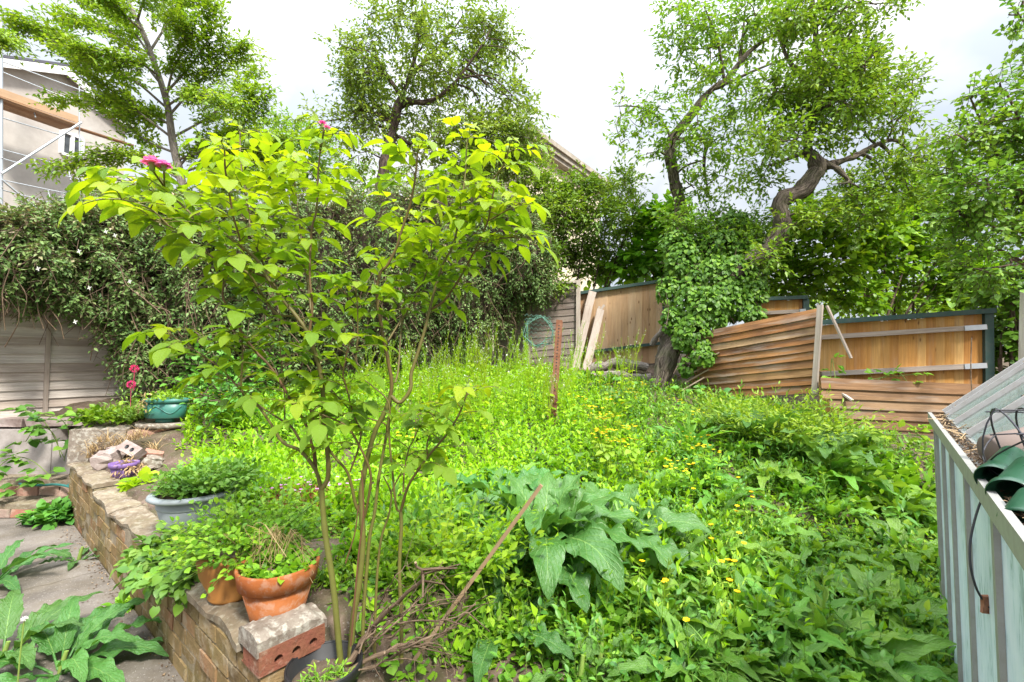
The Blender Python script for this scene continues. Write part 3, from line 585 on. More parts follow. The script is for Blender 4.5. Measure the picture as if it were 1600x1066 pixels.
# ---- leaning planks, rusty post, wire roll, logs, stake
for lb, a, b, w in (('taller grey plank leaning on the tan fence panel', P(894,600,9.0), P(925,456,9.5), .16), ('shorter split plank leaning beside the taller grey plank', P(908,604,8.9), P(939,484,9.45), .15)):
    m = MB(); n = 6; q = np.linspace(0,1,n+1); jit = rng.normal(0,.008,(n+1,1))*A(1,.2,0)
    c = a+(b-a)*q[:,None]+jit
    for k in range(n): beam(m, c[k], c[k+1], w, .045, A(0,-1,.2), att=.4 if 'taller' in lb else .8)
    if 'split' in lb: beam(m, b, b+A(.07,0,.1), .05, .03, A(0,-1,.2)); beam(m, b+A(-.05,0,0), b+A(-.03,0,.07), .04, .03, A(0,-1,.2))
    tag(loc_mb(m, a).build('leaning_plank', M['batten'], smooth=False), lb, 'plank').location = tuple(a)
pb = hit(862,668); a, b = P(861,690,5.55), P(874,500,5.5)
rp = thing('rusty_post', 'rusty perforated angle iron post standing in the tall weeds', 'post', tuple(a))
m = MB(); beam(m, a-a, b-a, .075, .012, A(0,-1,.1)); beam(m, A(.036,.02,0), b-a+A(.036,.03,-.02), .012, .06, A(0,-1,.1)); m.build('angle_iron', M['rust'], rp, smooth=False)
m = MB()
for k in range(22):
    c = (b-a)*(.42+.56*k/22); tube(m, [c+A(0,-.0075,0), c+A(0,-.0095,.0)], .008, 8)
m.build('punched_hole', M['blackmetal'], rp)
m = MB(); c = (b-a)*.34; an = np.linspace(0, 2*np.pi, 24); tube(m, np.stack([np.cos(an)*.075, np.sin(an)*.05, .05*np.cos(an+2.5)],1)+c, .007, 6); m.build('wire_tie', M['deadtwig'], rp)
m = MB(); beam(m, A(-.05,-.02,-.05), (b-a)*.55+A(-.04,-.02,0), .05, .035, A(0,-1,.1)); m.build('wooden_stake', M['stake'], rp, smooth=False)
# green wire netting curled into a roll
m = MB(); c = P(841,518,5.75); R0 = .21
for k in range(7):
    tilt = -.5+k*.16; an = np.linspace(0, 2*np.pi, 40); r = R0*(1-.06*abs(k-3))
    pp = np.stack([np.cos(an)*r*(.9+.1*np.cos(3*an+k)), .12*np.sin(an)*np.cos(tilt*3)+k*.035-.1, np.sin(an)*r*(1+.1*np.sin(2*an+k))+.02*np.sin(5*an+k)],1)
    if k < 3: tube(m, pp+c, .0045, 5, cap=False)
for k in range(26):
    a0 = k/26*2*np.pi; z = np.linspace(-.1,.14,9); zz = .035*(np.arange(9)%2)
    an = a0+zz*2+z; tube(m, np.stack([np.cos(an)*R0*(.95-.5*abs(z)), z, np.sin(an)*R0*(.98-.5*abs(z))],1)+c, .003, 4, cap=False)
for k in range(7):
    x = np.linspace(-.17,.17,13); tube(m, np.stack([x, .03+0*x, -.15+k*.055+.03*(np.arange(13)%2)-.12*x],1)+c, .003, 4, cap=False)
tag(loc_mb(m, c).build('wire_netting', plain('green_wire', (.07,.19,.14), .5, .4)), 'curled piece of green wire netting hung on the rusty post', 'wire netting').location = tuple(c)
def log(name, label, pts, r, mat='palebark', cat='log'):
    m = MB(); c = cr(pts, 5); c = c+rng.normal(0,.015,c.shape); tube(m, c, r*(1+.25*rng.normal(0,1,len(c))*.6), 10, bump=.45); tag(m.build(name, M[mat]), label, cat)
log('rotten_log', 'upper rotten log lying at the foot of the tan fence', [P(925,578,8.6),P(960,568,8.6),P(1010,574,8.5)], .085)
log('rotten_log', 'lower rotten log lying in front of another log under the tan fence', [P(912,592,8.3),P(960,588,8.2),P(1016,592,8.1)], .08)
log('driftwood_branch', 'pale broken branch propped between tan fence and ivy', [P(1030,560,8.4),P(1042,520,8.3),P(1062,480,8.2)], .07, 'palebark', 'branch')
log('driftwood_branch', 'pale branch fork lying along the top of the ivy bank', [P(1018,540,8.3),P(1040,510,8.2),P(1056,497,8.1)], .05, 'palebark', 'branch')
m = MB(); beam(m, A(0,0,0), P(846,758,1.98)-P(648,1030,2.05), .015, .015); s0 = P(648,1030,2.05)
tag(m.build('garden_stake', M['stake'], smooth=False), 'thin square wooden stake leaning in front of the large dock', 'stake').location = tuple(s0)
# ================================================================== HOUSES
D0 = 15.; hx = lambda t: A(-1.125*D0+.31*t, D0+t)
def HP(t, z, o=0.): q = hx(t)+nrm(A(1,-.31))*o; return A(q[0], q[1], z)
def zat(px, py):
    """wall-plane hit: (t, z) of a pixel on the gable wall"""
    r = ray(px, py); k = r[0]/r[1]; t = (k*D0+1.125*D0)/(.31-k); return t, EYE+r[2]/r[1]*(D0+t)
tp, zp = zat(97,112); tr_, zr = zat(196,198); tl_ = tp-(tr_-tp)
hw = tr_-tp
def house():
    hs = thing('gabled_house', 'grey rendered gabled house with white bargeboards wrapped in scaffolding', 'house', tuple(HP(tp,.5))); b0 = A(*hs.location)
    back = nrm(A(-1,.31,0))*9
    m = MB(); pts = [HP(tl_,0), HP(tr_,0), HP(tr_,zr), HP(tp,zp), HP(tl_,zr)]; n = 5
    V = [p-b0 for p in pts]+[p+back-b0 for p in pts]
    m.add(V, [[0,1,2,3],[5,8,7,6]]); m.add(V, [[0,3,4],[5,9,8]]); m.add(V, [[k,(k+1)%5,(k+1)%5+5,k+5] for k in range(5) if k not in (2,3)])
    m.build('wall', M['render'], hs, smooth=False)
    m = MB(); ov = nrm(A(1,-.31,0))*.3; sl = (zr-zp)/hw
    for sg, te in ((1,tr_+.35),(-1,tl_-.35)):
        a = HP(tp, zp+.14)+ov-b0; b = HP(te, zp+.14+sl*abs(te-tp))+ov-b0
        bx(m, a, b-a, back-ov*2, UP*.1)
    rf = m.build('roof', M['slate'], hs, smooth=False)
    for sg, te in ((1,tr_+.33),(-1,tl_-.33)):
        m = MB(); a = HP(tp, zp-.18)+ov*1.02-b0; b = HP(te, zp-.18+sl*abs(te-tp))+ov*1.02-b0; bx(m, a, b-a, nrm(back)*.06, UP*.3); m.build('bargeboard', M['whitepaint'], rf, smooth=False)
    for (x0,y0,x1,y1) in ((96,205,128,240),(98,302,128,330)):
        t0, z1 = zat(x0,y0); t1, _ = zat(x1,y0); _, z0 = zat(x0,y1); z1 = zat(x0,y0)[1]
        fr = MB()
        for a, b in (((t0,z0),(t1,z0)),((t0,z1),(t1,z1)),((t0,z0),(t0,z1)),((t1,z0),(t1,z1)),(((t0+t1)/2,z0),((t0+t1)/2,z1))): beam(fr, HP(*a,.03)-b0, HP(*b,.03)-b0, .12, .1)
        w = fr.build('window', M['whitepaint'], hs, smooth=False)
        m = MB(); m.add([HP(t0,z0,.02)-b0,HP(t1,z0,.02)-b0,HP(t1,z1,.02)-b0,HP(t0,z1,.02)-b0], [[0,1,2,3]]); m.build('pane', M['windowglass'], w, smooth=False)
house()
# scaffolding in front of the gable: deck, toe boards, standards, ledgers, braces
sf = thing('scaffolding', 'tube scaffolding with board deck around the gabled house', 'scaffolding', tuple(HP(0,.5,1.2))); b0 = A(*sf.location)
DS = 14.2
def SP(px, py, o=0.):
    """pixel on the scaffold's outer plane"""
    r = ray(px, py); k = r[0]/r[1]; t = (k*DS+1.10*DS)/(.31-k); return A(-1.10*DS+.31*t, DS+t, EYE+r[2]/r[1]*(DS+t))-nrm(A(1,-.31,0))*o
def pole(p, q, r=.028, name='tube'):
    m = MB(); tube(m, [p-b0, q-b0], r, 8); return m.build(name, M['galv'], sf)
pole(SP(2,20), SP(2,345), .04, 'standard'); pole(SP(124,96), SP(124,330), .02, 'standard'); pole(SP(125,215), SP(125,330), .025, 'standard')
for (x0,y0,x1,y1) in ((-8,92,210,172),(-8,108,205,195),(-6,142,124,190),(-4,182,98,212),(-4,232,160,275),(-4,246,150,288),(-4,280,150,312),(-4,295,110,325),(-4,328,60,345)): pole(SP(x0,y0), SP(x1,y1), .019, 'ledger')
pole(SP(0,272,-.1), SP(124,192,-.1), .036, 'brace'); pole(SP(0,282,-.1), SP(60,332,-.1), .03, 'brace')
for (x,y) in ((60,172),(8,236),(63,255),(115,270),(8,282),(84,305)): pole(SP(x-6,y+12,-.05), SP(x+6,y-10,.5), .022, 'transom')
m = MB()
a, b = SP(-12,143), SP(120,191)
for k in range(4): o = nrm(A(-1,.31,0))*(.24*k); beam(m, a+o-b0-UP*.12, b+o-b0-UP*.12, .225, .04)
m.build('deck', M['scaffboard'], sf, smooth=False)
m = MB(); beam(m, SP(-12,141,-.06)-b0, SP(120,188,-.06)-b0, .035, .24, A(0,0,1)); m.build('toe_board', M['toeboard'], sf, smooth=False)
m = MB(); beam(m, SP(128,198,.3)-b0, SP(215,226,.3)-b0, .22, .04); m.build('deck', M['scaffboard'], sf, smooth=False)
# cream building behind the pear tree
D1 = 17.; 
def BP(px, py):
    r = ray(px, py); k = r[0]/r[1]; x0 = (826-800)/FPX*D1; t = (k*D1-x0)/(.755-k); return t, EYE+r[2]/r[1]*(D1+t)
cb = thing('cream_building', 'cream rendered building with a stone cornice behind the pear tree', 'building', ((820-800)/FPX*D1, D1, 2)); b0 = A(*cb.location)
ta, za = BP(830,212); tb, zb = BP(936,286); q = lambda t, z: A((826-800)/FPX*D1+.755*t, D1+t, z)-b0
back = nrm(A(-.8,1,0))*7; zt = (za+zb)/2
m = MB(); bx(m, q(.0,0), q(tb,0)-q(.0,0), back, UP*(zt-.55)); m.build('wall', M['cream'], cb, smooth=False)
m = MB(); off = nrm(A(1,-.755,0))*.3
bx(m, q(-.2,zt-.55)+off, q(tb+.35,0)-q(-.2,0), back-off*2, UP*.16); bx(m, q(-.3,zt-.385)+off*1.3, q(tb+.45,0)-q(-.3,0), back-off*2.6, UP*.2)
cn = m.build('cornice', M['cornice'], cb, smooth=False)
m = MB(); bx(m, q(-.4,zt-.18)+off*1.6, q(tb+.55,0)-q(-.4,0), back-off*3.2, UP*.2); m.build('parapet', M['cornice'], cb, smooth=False)
tw, zw = BP(905,330)
fr = MB(); 
for a, b in (((tw-1,2.6),(tw,2.6)),((tw-1,4.2),(tw,4.2)),((tw-1,2.6),(tw-1,4.2)),((tw,2.6),(tw,4.2))): beam(fr, q(*a)+off*.1, q(*b)+off*.1, .1, .1)
w = fr.build('window', M['whitepaint'], cb, smooth=False); m = MB(); m.add([q(tw-1,2.6)+off*.06,q(tw,2.6)+off*.06,q(tw,4.2)+off*.06,q(tw-1,4.2)+off*.06], [[0,1,2,3]]); m.build('pane', M['windowglass'], w, smooth=False)
# ================================================================== ROSE
def pinnate(ml, mt, base, d, L, pairs, size, att, droop=.5):
    """one compound rose leaf: a drooping stalk, pairs of leaflets and one at the tip"""
    d = nrm(d); n = pairs*2+3; t = np.linspace(0,1,n)[:,None]
    c = np.asarray(base)+d*L*t-UP*droop*L*t*t*.7; tn = nrm(np.gradient(c, axis=0)); tube(mt, c, np.linspace(.0024,.0013,n), 4, .25, cap=False)
    sd = np.cross(tn, UP); sd = nrm(sd+1e-5); nrmv = nrm(np.cross(sd, tn)+rng.normal(0,.12,3))
    for k in range(pairs):
        i = int(n*(.35+.5*k/max(pairs-1,1))); i = min(i, n-2)
        for sg in (-1, 1):
            F = tn[i]*.55+sd[i]*sg*.85-UP*(-.1+.5*rng.random())+rng.normal(0,.2,3)
            leaves(ml, [c[i]], [F], [nrmv[i]+sd[i]*sg*-.25+rng.normal(0,.2,3)], size*(.7+.2*k/pairs)*(.75+.5*rng.random()), T_OV2 if rng.random() < .55 else T_OV3, np.array([att+rng.normal(0,.1)]))
    leaves(ml, [c[-1]], [tn[-1]-UP*.25+rng.normal(0,.1,3)], [nrmv[-1]+rng.normal(0,.15,3)], size*1.12, T_OV2, np.array([att]))
def rose():
    b = P(530,1045,1.95); rs = thing('rose_bush', 'tall leggy rose with lime green leaves and two pink blooms in a black pot', 'rose bush', tuple(b))
    ml, mt = MB(), MB()
    # (pixels, depth at start, depth at end, radius start, radius end, cane colour, leafy from)
    S = [([(533,1045),(520,910),(509,840),(502,765)],1.95,1.92,.017,.015,.1,2),
     ([(502,765),(493,735),(470,705),(443,692),(425,665),(400,630),(378,612),(379,560),(378,530)],1.92,1.8,.011,.004,.3,.75),
     ([(378,612),(348,579),(323,560),(299,544),(276,530),(262,518)],1.8,1.75,.004,.003,.7,.1),
     ([(494,737),(490,700),(475,697),(456,668),(439,656),(405,634),(387,617)],1.92,1.95,.009,.004,.45,2),
     ([(445,660),(444,611),(440,570),(436,520)],1.94,1.98,.004,.003,.4,.5),
     ([(494,737),(488,699),(477,661),(459,634),(440,600),(420,570),(400,550),(382,526),(373,510),(364,492),(353,476),(348,462),(350,440)],1.92,1.78,.008,.005,.85,.5),
     ([(502,765),(513,744),(511,701),(506,656),(504,607),(499,575),(483,524),(463,494),(436,461),(418,434),(400,405),(376,385),(345,362),(320,351),(302,338),(284,320),(266,304),(255,288),(246,266)],1.92,1.75,.013,.005,.35,.5),
     ([(499,575),(484,530),(486,490),(481,445),(474,400),(468,350),(462,300),(458,255)],1.92,2.2,.008,.004,.5,.45),
     ([(436,461),(415,420),(402,390),(392,360),(388,330),(382,290),(376,250),(375,205)],1.86,2.15,.007,.004,.6,.3),
     ([(418,434),(395,425),(385,415),(379,390),(373,367),(364,335),(358,300),(352,265),(351,234)],1.86,1.65,.006,.004,.7,.3),
     ([(463,494),(432,490),(407,456),(385,425),(345,410),(315,389),(293,371),(264,353),(240,345)],1.9,1.62,.007,.004,.35,.45),
     ([(264,353),(240,330),(215,318),(190,312)],1.62,1.55,.004,.003,.4,.1),
     ([(302,338),(270,330),(235,300),(205,285),(180,280)],1.8,1.85,.004,.003,.4,.3),
     ([(483,524),(488,480),(484,430),(487,360),(494,330),(497,272),(501,231),(506,203)],1.92,1.95,.007,.004,.75,.45),
     ([(545,1045),(553,960),(560,920),(567,850),(564,780),(569,740),(576,708),(587,672),(603,640),(610,618)],1.98,2.0,.017,.013,.15,2),
     ([(610,618),(612,598),(606,562),(599,530),(595,503),(590,474),(589,450),(595,425),(605,415),(619,388),(630,353),(640,323),(646,295),(650,268),(652,240)],2.0,1.85,.011,.005,.6,.45),
     ([(610,618),(625,629),(641,609),(642,587),(647,569),(658,535),(665,510),(671,485),(678,458),(685,434),(692,413),(707,385),(714,360),(720,340),(722,309),(727,272),(729,231),(732,212)],2.0,2.1,.012,.004,.35,.5),
     ([(720,345),(737,333),(748,319),(760,298),(769,282),(790,254),(793,238)],2.06,1.9,.006,.004,.55,.1),
     ([(671,485),(690,474),(703,458),(719,434),(726,421),(739,397),(748,379),(762,346),(767,320),(772,295)],2.05,1.85,.007,.004,.75,.3),
     ([(739,397),(765,375),(790,372),(815,372)],1.95,1.85,.004,.003,.6,.1),
     ([(762,346),(790,330),(812,318)],1.9,1.82,.004,.003,.6,.1),
     ([(599,540),(606,533),(624,504),(638,483),(653,454),(665,430),(672,400),(676,370)],1.99,2.25,.006,.004,.55,.45),
     ([(617,598),(622,580),(626,526),(630,490),(634,450),(640,420),(645,380),(640,340)],2.0,2.3,.006,.004,.45,.5),
     ([(564,802),(556,789),(549,758),(541,735),(518,708),(504,681),(488,650),(478,620)],1.99,1.85,.01,.004,.3,.7),
     ([(547,737),(560,701),(564,674),(558,661),(550,640),(540,600),(536,587),(540,558),(548,530)],1.95,1.85,.005,.003,.8,.55),
     ([(567,815),(572,798),(579,758),(578,735),(569,712),(556,686),(540,665),(518,654),(493,644),(462,632)],2.0,1.8,.008,.004,.55,.7),
     ([(566,1040),(568,959),(573,890),(578,836),(585,803),(592,746),(601,695),(605,674),(609,640),(612,610)],2.0,2.03,.011,.007,.2,2),
     ([(605,674),(599,661),(556,647),(530,622),(510,600)],2.02,1.9,.005,.003,.5,.5),
     ([(627,1035),(627,959),(624,890),(627,825),(626,800)],2.0,2.0,.011,.01,.25,2),
     ([(626,800),(619,791),(613,735),(608,679),(609,640),(603,622),(585,606),(570,594)],2.0,1.95,.007,.003,.4,2),
     ([(626,800),(637,762),(653,735),(675,706),(698,679),(716,650),(726,625),(731,610)],2.0,1.85,.008,.004,.6,.35),
     ([(630,769),(632,735),(639,701),(648,683),(650,650)],2.0,2.1,.005,.003,.6,.6),
     ([(668,712),(668,690),(684,654),(691,634)],1.95,1.9,.004,.003,.7,.2),
     ([(585,1030),(587,943),(591,878),(597,836),(608,803),(611,771),(599,744)],2.05,2.1,.009,.004,.3,2),
     ([(610,772),(623,746),(637,726),(653,715)],2.08,2.1,.005,.003,.4,.5),
     ([(548,1010),(560,870),(568,800),(565,735)],1.9,1.92,.005,.004,.95,2),
     ([(540,880),(548,855),(555,830),(560,790)],1.93,1.95,.004,.003,.95,2),
     ([(554,567),(558,546),(559,490),(556,450)],1.9,1.88,.004,.003,.5,.4)]
    for px, d0, d1, r0, r1, col, lf in S:
        n = len(px); seg = np.concatenate([[0], np.cumsum([math.hypot(px[k+1][0]-px[k][0], px[k+1][1]-px[k][1]) for k in range(n-1)])]); seg = seg/seg[-1]
        pts = np.array([P(*p, d0+(d1-d0)*s) for p, s in zip(px, seg)]); c = cr(pts, 5); m = len(c); fr = np.linspace(0,1,m)
        tube(mt, c, (r0+(r1-r0)*fr)*.76*(1+.1*(rng.random(m)<.12)), 8, col, bump=.12)
        if lf >= 1: continue
        ln = np.concatenate([[0], np.cumsum(np.linalg.norm(np.diff(c,axis=0),axis=1))]); s = ln[-1]*lf*.7; k = 0
        tn = nrm(np.gradient(c, axis=0))
        while s < ln[-1]:
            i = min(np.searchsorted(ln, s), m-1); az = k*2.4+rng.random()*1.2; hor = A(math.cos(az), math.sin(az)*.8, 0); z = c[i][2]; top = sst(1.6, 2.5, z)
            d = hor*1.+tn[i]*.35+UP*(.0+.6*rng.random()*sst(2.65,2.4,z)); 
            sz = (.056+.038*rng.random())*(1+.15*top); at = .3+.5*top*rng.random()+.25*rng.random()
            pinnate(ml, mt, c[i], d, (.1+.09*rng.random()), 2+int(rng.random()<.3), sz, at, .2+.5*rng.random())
            s += (.022+.02*rng.random())*(1.+.1*sst(2.1,1.7,z)); k += 1
        for e in range(3):
            az = e*2.1+rng.random(); pinnate(ml, mt, c[-1], A(math.cos(az),math.sin(az),.5), .08+.04*rng.random(), 2, .05+.025*rng.random(), .6+.35*rng.random(), .5)
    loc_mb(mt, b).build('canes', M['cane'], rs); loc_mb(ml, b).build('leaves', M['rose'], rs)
    def bloom(p, r, open_):
        m = MB(); 
        for ring, (k, rr, tilt) in enumerate(((4,.45,.15),(6,.75,.45),(7,1.,.9),(8,1.1,1.35))[:open_]):
            for q in range(k):
                az = q/k*6.283+ring*.5; u = np.linspace(-.6,.6,5); v = np.linspace(0,1,5); U, V = np.meshgrid(u, v, indexing='ij')
                th = tilt*(.3+.7*V)+.1*rng.random(); rad = r*rr*(np.sin(th)*V*1.1+.12); zz = r*(np.cos(th)*V*1.25)
                an = az+U*1.25*np.sqrt(np.sin(np.pi*np.clip(V*.8+.12,0,1)))
                pts = np.stack([rad*np.cos(an), rad*np.sin(an), zz+r*.06*np.cos(U*4)],-1)
                i, j = np.meshgrid(np.arange(4), np.arange(4), indexing='ij'); m.add(pts+p-b, np.stack([i*5+j,(i+1)*5+j,(i+1)*5+j+1,i*5+j+1],-1).reshape(-1,4), att=rng.random())
        o = m.build('flower', M['pink'], rs); mm_ = MB(); prof = [(.0,-.9),(.25,-.8),(.35,-.5),(.3,-.2),(.5,.15),(.42,.3)]; lathe(mm_, np.array(prof)*r, p-b, 10); mm_.build('calyx', M['stem'], o)
    bloom(P(238,258,1.6), .027, 4); bloom(P(256,261,1.6), .02, 4); bloom(P(504,196,1.72), .015, 3); bloom(P(511,202,1.72), .013, 3)
    for a, b_, r in (((238,266,1.6),(255,290,1.75),.004),((256,268,1.6),(257,292,1.75),.003),((506,204,1.72),(501,235,1.94),.004)): mt = MB(); tube(mt, [P(*a)-b, (P(*a)+P(*b_))/2-b, P(*b_)-b], r, 6, .7); mt.build('flower_stalk', M['cane'], rs)
    for px, py, d in ((351,228,1.65),(272,266,1.75),(375,200,2.15),(652,232,1.85),(732,206,2.1),(793,232,1.9),(386,222,1.9),(340,240,1.7),(731,604,1.85),(676,366,2.25)):
        m = MB(); p = P(px,py,d)-b; r = .012; lathe(m, np.array([(.01,-1.6),(.5,-1.2),(.75,-.6),(.8,0),(.55,.8),(.12,1.6),(.01,1.7)])*r, p, 9)
        for q in range(5):
            az = q*1.257; blade(m, p+A(0,0,-.2*r), az, 1.2, .035, .007, -.1, .5, rows=4, cols=3, pet=0)
        m.build('bud', M['stem'], rs)
rose()
# dead twigs at the foot of the rose
m = MB(); o = P(520,1052,1.9)
for px, r in (([(535,1050),(600,990),(660,930),(690,880)],.006),([(530,1055),(620,1010),(680,1000),(742,945)],.013),([(600,1020),(640,1015),(650,985),(612,960),(605,925)],.005),([(540,1040),(580,985),(600,960),(660,905),(650,880)],.016),
     ([(530,1060),(600,1035),(660,1000),(700,985),(735,960)],.007),([(545,1030),(570,1000),(610,975),(700,968),(755,945)],.006),([(620,1010),(670,985),(720,955),(760,930)],.004),([(560,1050),(620,1030),(690,1040)],.004),([(600,1000),(655,960),(675,915)],.005),([(640,1000),(690,1020),(700,1060)],.004),
     ([(580,1000),(640,950),(712,935)],.005),([(610,1015),(680,1005),(700,1030),(710,1052)],.004),([(560,1020),(590,950),(615,905),(640,880)],.004),([(640,960),(690,945),(735,932)],.003)):
    pts = np.array([P(*p, 1.95-.1*k/len(px)+.1*rng.normal()) for k, p in enumerate(px)]); c = cr(pts, 5)+rng.normal(0,.004,(5*(len(px)-1)+1,3)); tube(m, c, np.linspace(r*.85, r*.3, len(c)), 6, bump=.3)
    n = 9; i = rng.integers(2, len(c)-1, n); sticks(m, c[i], c[i]+(A(.5,-.1,.3)+rng.normal(0,.5,(n,3)))*.11, r*.35, r*.2)
tag(loc_mb(m, o).build('dead_branches', M['deadtwig']), 'tangle of bare brown twigs spilling from the black pot', 'dead branches').location = tuple(o)
# ================================================================== POTS
def pot(name, label, c, prof, mat, cat='flower pot', k=36, soil=None, rimprof=None, **kw):
    o = thing(name, label, cat, tuple(c)); m = MB(); lathe(m, prof, k=k, **kw); m.build('body', M[mat], o)
    if rimprof is not None: m = MB(); lathe(m, rimprof, k=k, **kw); m.build('rim', M[mat], o)
    if soil: m = MB(); lathe(m, [(.001,soil[1]+.01),(soil[0]*.5,soil[1]+.012),(soil[0],soil[1])], k=24, **kw); m.build('compost', M['soil'], o)
    return o
def potprof(rb, rt, h, t=.008): return [(.001,.0),(rb,.0),(rb+.004,.006),(rt,h),(rt-t,h),(rb-t+.004,.02),(.001,.02)]
tc = P(434,948,2.06); tc[2] = .472
pot('terracotta_pot', 'orange terracotta pot with a cracked rim on the front end of the brick wall', tc, potprof(.1,.148,.17), 'terra', soil=(.14,.21), rimprof=[(.147,.16),(.158,.162),(.169,.235),(.164,.242),(.156,.24),(.148,.17)])
for z in (.07,.08,.09): m = MB(); lathe(m, [(.117+(z-.07)*.31,z),(.1195+(z-.07)*.31,z+.003),(.1185+(z-.07)*.31,z+.006)]); m.build('ring', M['terra'], bpy.data.objects['terracotta_pot'])
oc = P(362,922,2.25); oc[2] = .472
pot('glazed_pot', 'ochre glazed pot half hidden behind the orange terracotta pot', oc, [(.001,0),(.09,0),(.1,.015),(.092,.025),(.135,.12),(.15,.2),(.146,.23),(.138,.225),(.13,.12),(.001,.1)], 'ochre', soil=(.135,.2))
gc = P(302,838,3.06); gc[2] = .53
pot('grey_planter', 'grey plastic half barrel planter with a wide rolled rim on the wall top', gc, potprof(.165,.215,.19), 'greyplastic', 'planter', soil=(.2,.2), rimprof=[(.213,.185),(.245,.19),(.256,.2),(.25,.215),(.225,.222),(.205,.215),(.204,.19)])
m = MB(); lathe(m, [(.2,.13),(.205,.133),(.206,.14),(.204,.144)]); m.build('band', M['greyplastic'], bpy.data.objects['grey_planter'])
bc = P(507,1062,1.86); bc[2] = .185
pot('black_pot', 'black plastic nursery pot holding the tall rose', bc, potprof(.105,.136,.22,.004), 'blackplastic', soil=(.125,.16), rimprof=[(.135,.18),(.143,.182),(.145,.222),(.141,.226),(.137,.222),(.134,.19)])
pc = P(193,752,4.28); pc[2] = H(pc[0],pc[1])-.005
pot('purple_pot', 'small purple plastic pot of dry straw among rubble', pc, potprof(.075,.105,.1,.005), 'purple', soil=(.09,.09), rimprof=[(.104,.09),(.113,.092),(.115,.13),(.108,.132),(.103,.1)])
# teal trough with moulded swags
qc = P(258,651,5.3); qc[2] = H(qc[0],qc[1])+.03
tp_ = thing('teal_planter', 'oval teal plastic planter on a round base under the climber', 'planter', tuple(qc))
m = MB(); lathe(m, [(.001,.05),(.2,.05),(.215,.06),(.235,.24),(.225,.24),(.2,.08),(.001,.08)], sx=1., sy=.62); m.build('body', M['tealplastic'], tp_)
m = MB(); lathe(m, [(.234,.225),(.25,.228),(.254,.265),(.243,.27),(.23,.262),(.226,.235)], sx=1., sy=.63); m.build('rim', M['tealplastic'], tp_)
m = MB(); lathe(m, [(.001,0),(.1,0),(.1,.03),(.06,.052)], sx=1., sy=.7); m.build('foot', M['tealplastic'], tp_)
m = MB()
for s0 in (-1,1):
    an = np.linspace(-1.57,-1.57+s0*1.25,16); z = .19-.1*np.sin(np.linspace(0,np.pi,16))**1.5*np.linspace(.6,1,16); r = .219+.1*(z-.06); tube(m, np.stack([np.cos(an)*r, np.sin(an)*r*.62, z],1), .006, 6)
m.build('swag', M['tealplastic'], tp_)
m = MB(); lathe(m, [(.001,-.05),(.3,-.05),(.31,-.02),(.3,.0),(.001,.0)], (0,0,0), 18, sy=.7); tag(m.build('stone_slab', M['lichen']), 'flat pale stone slab under the teal planter', 'slab').location = (qc[0], qc[1], qc[2]-.004)
# rubble by the purple pot
def rock(label, px, py, d, r, sq=(1,1,.7), mat='rubble', name='rubble_stone', holes=False):
    u = np.linspace(0,np.pi,9); v = np.linspace(0,2*np.pi,14,endpoint=False); U, V = np.meshgrid(u, v, indexing='ij')
    q = np.stack([np.sin(U)*np.cos(V), np.sin(U)*np.sin(V), np.cos(U)],-1); q = np.sign(q)*np.abs(q)**.6
    q = q*(1+.16*np.sin(3*V+rng.random()*6)*np.sin(U)+.13*rng.normal(0,1,U.shape)*np.sin(U))[...,None]*np.array(sq)*r
    m = MB(); i, j = np.meshgrid(np.arange(8), np.arange(14), indexing='ij'); j2 = (j+1)%14; m.add(q, np.stack([i*14+j,i*14+j2,(i+1)*14+j2,(i+1)*14+j],-1).reshape(-1,4))
    p = P(px,py,d); p[2] = max(p[2], float(H(p[0],p[1]))+r*.35); o = tag(m.build(name, M[mat], smooth=False), label, 'stone'); o.location = tuple(p); o.rotation_euler = tuple(rng.normal(0,.3,3)); return o
rock('rounded rubble stone left of the purple pot', 168,718,4.6,.1,(1,.8,.95)); rock('small pale lichened stone right of the purple pot', 238,722,4.5,.075,(1.1,.8,.8),'lichen'); rock('dark stone behind the purple pot', 186,707,4.8,.1,(1.2,.8,.7)); rock('flat stone at the foot of the purple pot', 225,738,4.4,.05,(1.4,.9,.5),'lichen')
lb = thing('loose_brick', 'old perforated brick tipped on the rubble behind the purple pot', 'brick', (*P(205,712,4.6)[:2], float(H(*P(205,712,4.6)[:2]))+.17)); m = MB(); rbox(m, A(-.12,-.055,-.04), A(.24,0,0), A(0,.11,0), UP*.075, .006, .4); m.build('body', M['rubble'], lb, smooth=False)
for k, x in enumerate((-.03,.045)): m = MB(); lathe(m, [(.001,.0375),(.019,.0375),(.02,.0415)], (x,-.0,0), 12); m.build('hole', M['blackplastic'], lb)
lb.rotation_euler = (.85,.35,-.3)
lb2 = thing('loose_brick', 'pinkish half brick lying in the rubble', 'brick', (*P(240,697,4.75)[:2], float(H(*P(240,697,4.75)[:2]))+.04)); m = MB(); rbox(m, A(-.08,-.05,-.03), A(.16,0,0), A(0,.1,0), UP*.065, .01, .4); m.build('body', M['stepbrick'], lb2, smooth=False); lb2.rotation_euler = (.3,.4,.6)
